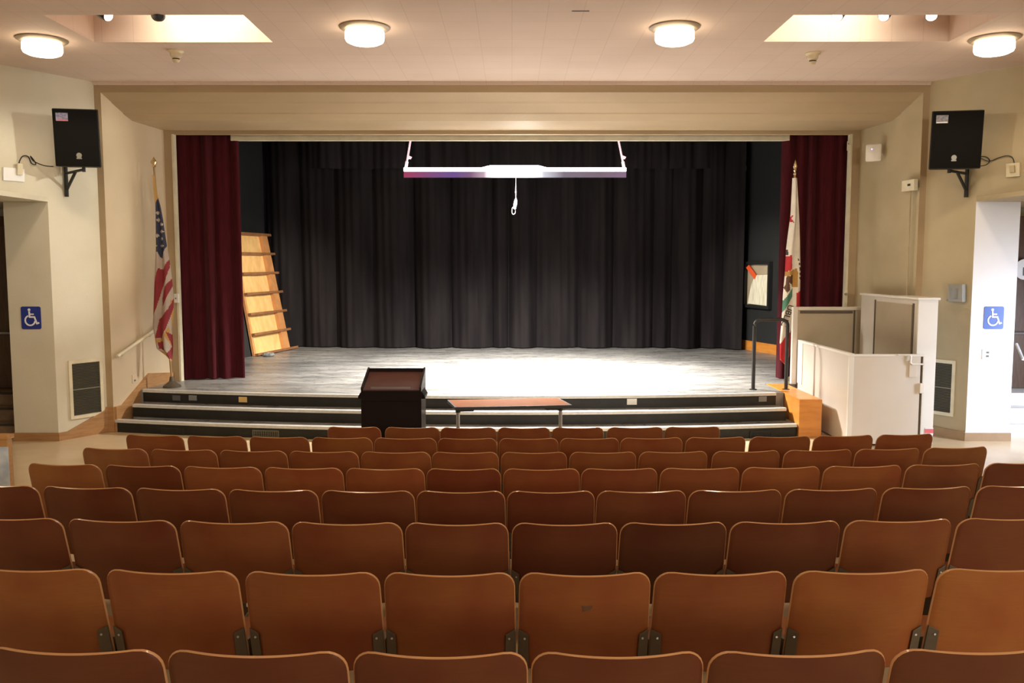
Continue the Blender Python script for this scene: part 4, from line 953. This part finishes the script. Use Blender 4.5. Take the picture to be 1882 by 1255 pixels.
MB().prism([(lx0+0.09, LY+0.03, zf+0.0), (lx0+0.09, LY+0.045, zf+0.004), (lx0+0.09, LY+0.045, zf+0.022), (lx0+0.09, LY+0.03, zf+0.02)], (lx1-lx0-0.20, 0, 0)).build('ledge', M['grey_steel'], r)
MB().box(lx0-0.02, lx1+0.02, LY-0.02, LY+dep+0.01, 0.0, 0.06).build('base', M['lectern'], r, bevel=0.004)
for sg, xx in ((-1, lx0-0.005), (1, lx1+0.005)):
    MB().prism([(xx, LY+0.02, zf-0.02), (xx+sg*0.035, LY+0.02, zf-0.075), (xx+sg*0.035, LY+0.02, zf-0.1), (xx, LY+0.02, zf-0.1)], (0, 0.3, 0)).build('side_handle', M['lectern'], r)

# ---------------------------------------------------------------- folding table
fl = PZ(838, 748, 0.74); fr = PZ(1049, 744, 0.74); bk = PZ(829, 731, 0.74)
tx = (fr-fl); wdt = tx.length; dx = tx.normalized(); dy = Vector((-dx.y, dx.x, 0)); dpt = 0.52
def tq(u, v, z): return fl+dx*u+dy*v+Vector((-v*0.12, 0, z-0.74))
r = thing('folding_table', (fl+fr)/2-Vector((0, 0, 0.74)), 'low brown laminate folding table with grey legs beside the lectern', 'table')
MB().prism([tq(0.005, 0.005, 0.725), tq(wdt-0.005, 0.005, 0.725), tq(wdt-0.005, dpt, 0.725), tq(0.005, dpt, 0.725)], (0, 0, 0.016)).build('tabletop', M['table_top'], r)
mb = MB(); e = 0.012
for (u0, v0, u1, v1) in ((-e, -e, wdt+e, 0.005), (-e, dpt, wdt+e, dpt+e), (-e, 0.005, 0.005, dpt), (wdt-0.005, 0.005, wdt+e, dpt)):
    mb.prism([tq(u0, v0, 0.705), tq(u1, v0, 0.705), tq(u1, v1, 0.705), tq(u0, v1, 0.705)], (0, 0, 0.035))
mb.build('edge_band', M['black_rubber'], r)
for uu in (0.04, wdt-0.09):
    vv = 0.10
    lg_ = MB().tube([tq(uu, vv, 0.03), tq(uu, vv, 0.68)], 0.022, 10).build('leg', M['grey_steel'], r, smooth=True)
    MB().tube([tq(uu, vv, 0.66), tq(uu, vv, 0.71)], 0.03, 10).build('collar', M['black_rubber'], lg_)
    MB().tube([tq(uu, 0.0, 0.018), tq(uu, dpt-0.06, 0.018)], 0.018, 8).build('foot', M['grey_steel'], r)
for u0 in (0.05, wdt-0.28): MB().prism([tq(u0, 0.03, 0.68), tq(u0+0.16, 0.03, 0.68), tq(u0+0.16, 0.09, 0.68), tq(u0, 0.09, 0.68)], (0, 0, 0.03)).build('hinge', M['grille_dark'], r)

# ---------------------------------------------------------------- small oak table with a poster at the far left
p = PD(12, 800, 7.6)
r = thing('notice_stand', (p.x-0.4, 7.65, fz(7.65)), 'oak topped stand cut by the left edge of the photo', 'stand')
MB().box(p.x-0.8, p.x+0.012, 7.59, 7.70, p.z-0.04, p.z).build('top', M['oak'], r, bevel=0.006)
MB().box(p.x-0.8, p.x, 7.60, 7.68, fz(7.6), p.z-0.04).build('panel', M['oak'], r)
c = PD(14, 822, 7.58)
o = tag(MB().box(c.x-0.75, c.x-0.005, 7.592, 7.598, c.z-0.42, c.z).build('paper_poster', M['papers']), 'pale blue paper poster on the front of the oak stand', 'poster')

# ---------------------------------------------------------------- auditorium chairs
W0 = 0.512; HB = 0.44; TOP = 0.82; REC = math.radians(14); SAG = 0.048
def backrest_mesh():
    bm = bmesh.new(); nu = 22; th = 0.013; rc = 0.068
    vs = [0.0, 0.004, 0.010, 0.020, 0.034, 0.050, 0.068, 0.11, 0.17, 0.24, 0.31, HB-0.05, HB-0.03, HB-0.015, HB-0.004, HB]
    def hw(d):
        h = W0/2*(1+0.02*d/HB-0.012)
        for dd, r_ in ((d, rc), (HB-d, 0.05)):
            if dd < r_: h -= r_-math.sqrt(max(r_*r_-(r_-dd)**2, 0))
        return h
    def pt(u, d, o):
        x = hw(d)*u; bow = SAG*(2*x/W0)**2
        dz = 0.006*(2*x/W0)**2 if d < 0.07 else 0
        y = math.sin(REC)*d+(bow+o)*math.cos(REC); z = TOP-math.cos(REC)*d+(bow+o)*math.sin(REC)*0.3+dz*(1-d/0.07 if d < 0.07 else 0)
        return (x, y, z)
    A_ = [[bm.verts.new(pt(-1+2*i/nu, d, 0)) for i in range(nu+1)] for d in vs]
    B_ = [[bm.verts.new(pt(-1+2*i/nu, d, th)) for i in range(nu+1)] for d in vs]
    for j in range(len(vs)-1):
        for i in range(nu):
            bm.faces.new((A_[j][i], A_[j][i+1], A_[j+1][i+1], A_[j+1][i])); bm.faces.new((B_[j][i], B_[j+1][i], B_[j+1][i+1], B_[j][i+1]))
    rim = [(0, i) for i in range(nu+1)]+[(j, nu) for j in range(1, len(vs))]+[(len(vs)-1, i) for i in range(nu-1, -1, -1)]+[(j, 0) for j in range(len(vs)-2, 0, -1)]
    cen = Vector((0, math.sin(REC)*HB/2, TOP-HB/2))
    mid = []
    for (j, i) in rim:
        m_ = (A_[j][i].co+B_[j][i].co)/2; d = (m_-cen); d.y = 0; d.normalize(); mid.append(bm.verts.new(m_+d*0.004))
    n = len(rim)
    for k in range(n):
        (j0, i0), (j1, i1) = rim[k], rim[(k+1) % n]
        for X_ in (A_, B_):
            f = bm.faces.new((X_[j0][i0], X_[j1][i1], mid[(k+1) % n], mid[k])); f.material_index = 1
    bmesh.ops.recalc_face_normals(bm, faces=bm.faces[:])
    me = bpy.data.meshes.new('backrest'); bm.to_mesh(me); bm.free()
    for p_ in me.polygons: p_.use_smooth = True
    me.set_sharp_from_angle(angle=math.radians(50))
    me.materials.append(M['chair']); me.materials.append(M['chair_edge']); return me
def mk(name, mb, m, smooth=False, bevel=0.0):
    o = mb.build(name, m, None, smooth, bevel); me = o.data; bpy.data.objects.remove(o); return me
me_back = backrest_mesh()
mb = MB(); g = []
for j in range(9):
    v = j/8; row = []
    for i in range(11):
        u = -1+0.2*i; row.append((u*0.235*(1-0.15*(v > 0.9)), 0.13+0.36*v, 0.435-0.015*math.sin(v*3.1)+0.012*u*u+0.012*v))
    g.append(row)
va = [[mb.bm.verts.new(p_) for p_ in r_] for r_ in g]; vb = [[mb.bm.verts.new((p_[0], p_[1], p_[2]-0.014)) for p_ in r_] for r_ in g]
for j in range(8):
    for i in range(10):
        mb._f([va[j][i], va[j][i+1], va[j+1][i+1], va[j+1][i]]); mb._f([vb[j][i], vb[j+1][i], vb[j+1][i+1], vb[j][i+1]])
for j in range(8):
    mb._f([va[j][0], va[j+1][0], vb[j+1][0], vb[j][0]]); mb._f([va[j][10], vb[j][10], vb[j+1][10], va[j+1][10]])
for i in range(10):
    mb._f([va[0][i], vb[0][i], vb[0][i+1], va[0][i+1]]); mb._f([va[8][i], va[8][i+1], vb[8][i+1], vb[8][i]])
me_seat = mk('seat', mb, M['chair'], True)
def bracket_mesh(sg):
    def bp(x, d, o): bow = SAG*(2*x/W0)**2; return Vector((sg*x, math.sin(REC)*d+(bow+o)*math.cos(REC), TOP-math.cos(REC)*d))
    P = [(0.2580, 0.255), (0.220, 0.274), (0.217, 0.44), (0.2590, 0.44)]
    mb = MB(); a_ = [mb.bm.verts.new(bp(x, d, -0.010)) for x, d in P]; b_ = [mb.bm.verts.new(bp(x, d, -0.002)) for x, d in P]
    mb._f(a_); mb._f(b_[::-1])
    for i in range(4): mb._f([a_[i], a_[(i+1) % 4], b_[(i+1) % 4], b_[i]])
    me = mk('bracket', mb, M['bracket'], bevel=0.0015)
    q = bp(0.234, 0.292, -0.011); mb = MB(); mb.tube([q, q+Vector((0, -0.003, 0))], 0.0045, 10); bo = mk('bolt', mb, M['grey_steel'])
    mb = MB(); x = sg*0.246
    mb.prism([(x-0.008, 0.10, 0.40), (x-0.008, 0.16, 0.50), (x-0.008, 0.40, 0.47), (x-0.008, 0.42, 0.42), (x-0.008, 0.27, 0.36), (x-0.008, 0.25, 0.04), (x-0.008, 0.36, 0.0), (x-0.008, 0.10, 0.0), (x-0.008, 0.17, 0.04)], (0.016, 0, 0))
    return me, bo, mk('leg', mb, M['bracket'])
br = {sg: bracket_mesh(sg) for sg in (-1, 1)}
rows = [
 ('front row by the lectern', 8.07, 788, [(598,698),(705,807),(808,912),(914,1012),(1015,1111),(1117,1222),(1224,1328)]),
 ('second row from the stage', 7.262, 808, [(221,333),(336,449),(452,565),(568,682),(685,801),(803,913),(917,1027),(1030,1140),(1142,1258),(1263,1376),(1381,1497),(1499,1614),(1616,1726)]),
 ('third row from the stage', 6.459, 834, [(139,266),(268,394),(396,524),(526,656),(660,790),(792,916),(921,1043),(1048,1172),(1177,1305),(1313,1440),(1445,1575),(1577,1702),(1704,1829)]),
 ('fourth row from the stage', 5.644, 865, [(36,179),(181,326),(328,476),(479,627),(631,778),(782,920),(925,1067),(1070,1212),(1217,1365),(1369,1516),(1519,1669),(1671,1816),(1818,1964)]),
 ('fifth row from the stage', 4.82, 907, [(-112,63),(63,235),(237,408),(411,580),(585,759),(763,928),(932,1095),(1099,1266),(1270,1445),(1449,1625),(1629,1801),(1804,1978)]),
 ('sixth row from the stage', 4.026, 967, [(-103,106),(108,315),(318,524),(528,736),(741,934),(941,1138),(1143,1343),(1348,1556),(1561,1766),(1769,1980)]),
 ('second nearest row', 3.201, 1061, [(-86,170),(177,429),(439,693),(701,946),(955,1201),(1208,1458),(1468,1726),(1735,1992)]),
 ('nearest row at the bottom edge', 2.403, 1212, [(-55,285),(289,631),(641,970),(978,1303),(1311,1649),(1655,1990)]),
]
ROWTINT = [(1.15, 1.05, 1.05), (1.15, 1.05, 1.0), (1.15, 1.1, 1.05), (1.3, 1.2, 1.15), (0.66, 0.56, 0.62), (0.85, 0.78, 0.78), (1.10, 1.02, 0.95), (0.47, 0.38, 0.40)]  # wood tone of each row, with some light and shade mixed in
EXTRA = {(2,0):(1.3,1.7,1.9), (1,0):(1.0,1.0,1.0), (3,0):(1.2,1.5,1.5), (3,1):(0.6,0.5,0.5), (3,5):(0.6,0.45,0.5), (3,6):(0.8,0.7,0.75), (3,7):(0.75,0.65,0.75), (2,12):(0.9,1.0,1.1), (3,11):(0.75,0.8,0.9), (3,12):(0.5,0.45,0.5), (1,3):(1.05,1.15,1.0), (0,6):(1.0,1.15,1.25), (4,5):(0.9,0.8,0.85), (4,6):(0.85,0.7,0.75), (6,7):(1.15,1.3,1.1), (6,6):(1.08,1.15,1.05), (0,1):(1.0,1.15,1.1), (5,6):(0.42,0.38,0.42), (5,5):(0.58,0.5,0.55), (5,4):(0.85,0.82,0.9), (5,7):(0.68,0.62,0.7), (5,9):(0.7,0.65,0.7), (5,0):(0.72,0.65,0.7), (5,1):(0.75,0.7,0.8), (6,0):(1.0,1.12,1.05), (6,5):(0.9,0.85,0.9), (3,8):(0.9,0.85,0.9), (7,6-6):(1,1,1)}  # per chair: own wood tone plus some painted light and shade
ORD = ['first', 'second', 'third', 'fourth', 'fifth', 'sixth', 'seventh', 'eighth', 'ninth', 'tenth', 'eleventh', 'twelfth', 'thirteenth']
TONE = {4: 'dark brown', 5: 'brown', 6: 'orange brown', 7: 'brown'}
for ri, (rname, D0, py, cells) in enumerate(rows):
    floor0 = fz(D0)
    # height of the back tops measured above the local floor stays about TOP
    for ci, (pa_, pb_) in enumerate(cells):
        X = PD((pa_+pb_)/2, py, D0).x; Y = D0+0.015*X*X
        c0 = PD(pa_, py-6, Y); c1 = PD(pb_, py-6, Y); X = (c0.x+c1.x)/2; Y = D0+0.015*X*X
        wd_ = (PD(pb_, py, Y).x-PD(pa_, py, Y).x)
        ztop_ = PD(941, py, D0).z
        rz = math.atan(0.03*X)
        if ri == 0 and ci == 0: lab = 'reddish brown plywood auditorium chair, left end of the front row by the lectern'
        elif ri == 0 and ci == 6: lab = 'tan plywood auditorium chair, right end of the front row'
        elif ci == len(cells)-1 and ri > 0: lab = 'plywood auditorium chair, rightmost in the %s' % rname
        elif ci == 0: lab = 'plywood auditorium chair, leftmost in the %s' % rname
        else: lab = '%s plywood auditorium chair, %s from the left in the %s' % (TONE.get(ri, 'reddish brown'), ORD[ci], rname)
        if ri == 6 and ci == 4: lab = 'orange brown plywood auditorium chair with a dark smudge, in the second nearest row'
        nm = 'auditorium_chair'
        c_ = thing(nm, (X, Y, ztop_-TOP), lab, 'chair', 'wooden auditorium chairs', rz)
        c_.scale = (wd_/W0, 1, 1)
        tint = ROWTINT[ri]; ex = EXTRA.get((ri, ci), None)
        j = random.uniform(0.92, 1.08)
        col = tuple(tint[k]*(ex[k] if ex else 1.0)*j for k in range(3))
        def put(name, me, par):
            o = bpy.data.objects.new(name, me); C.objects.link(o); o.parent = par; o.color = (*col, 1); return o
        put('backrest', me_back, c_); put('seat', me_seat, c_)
        for sg in (-1, 1):
            b_ = put('bracket', br[sg][0], c_)
            if ri >= 5: put('bolt', br[sg][1], b_)
            put('leg', br[sg][2], c_)
        if ri == 6 and ci == 4:
            mb = MB(); q = []
            for k in range(9):
                a_ = k/9*6.283; rr_ = 0.018*(1+0.35*math.sin(k*2.3)); q.append((0.0+rr_*math.cos(a_)*1.2+0.005, math.sin(REC)*0.135-0.0015, TOP-math.cos(REC)*0.135+rr_*math.sin(a_)*0.8))
            o = mb.prism(q, (0, 0.001, 0)).build('smudge', M['dark_wood'], c_, world=False)
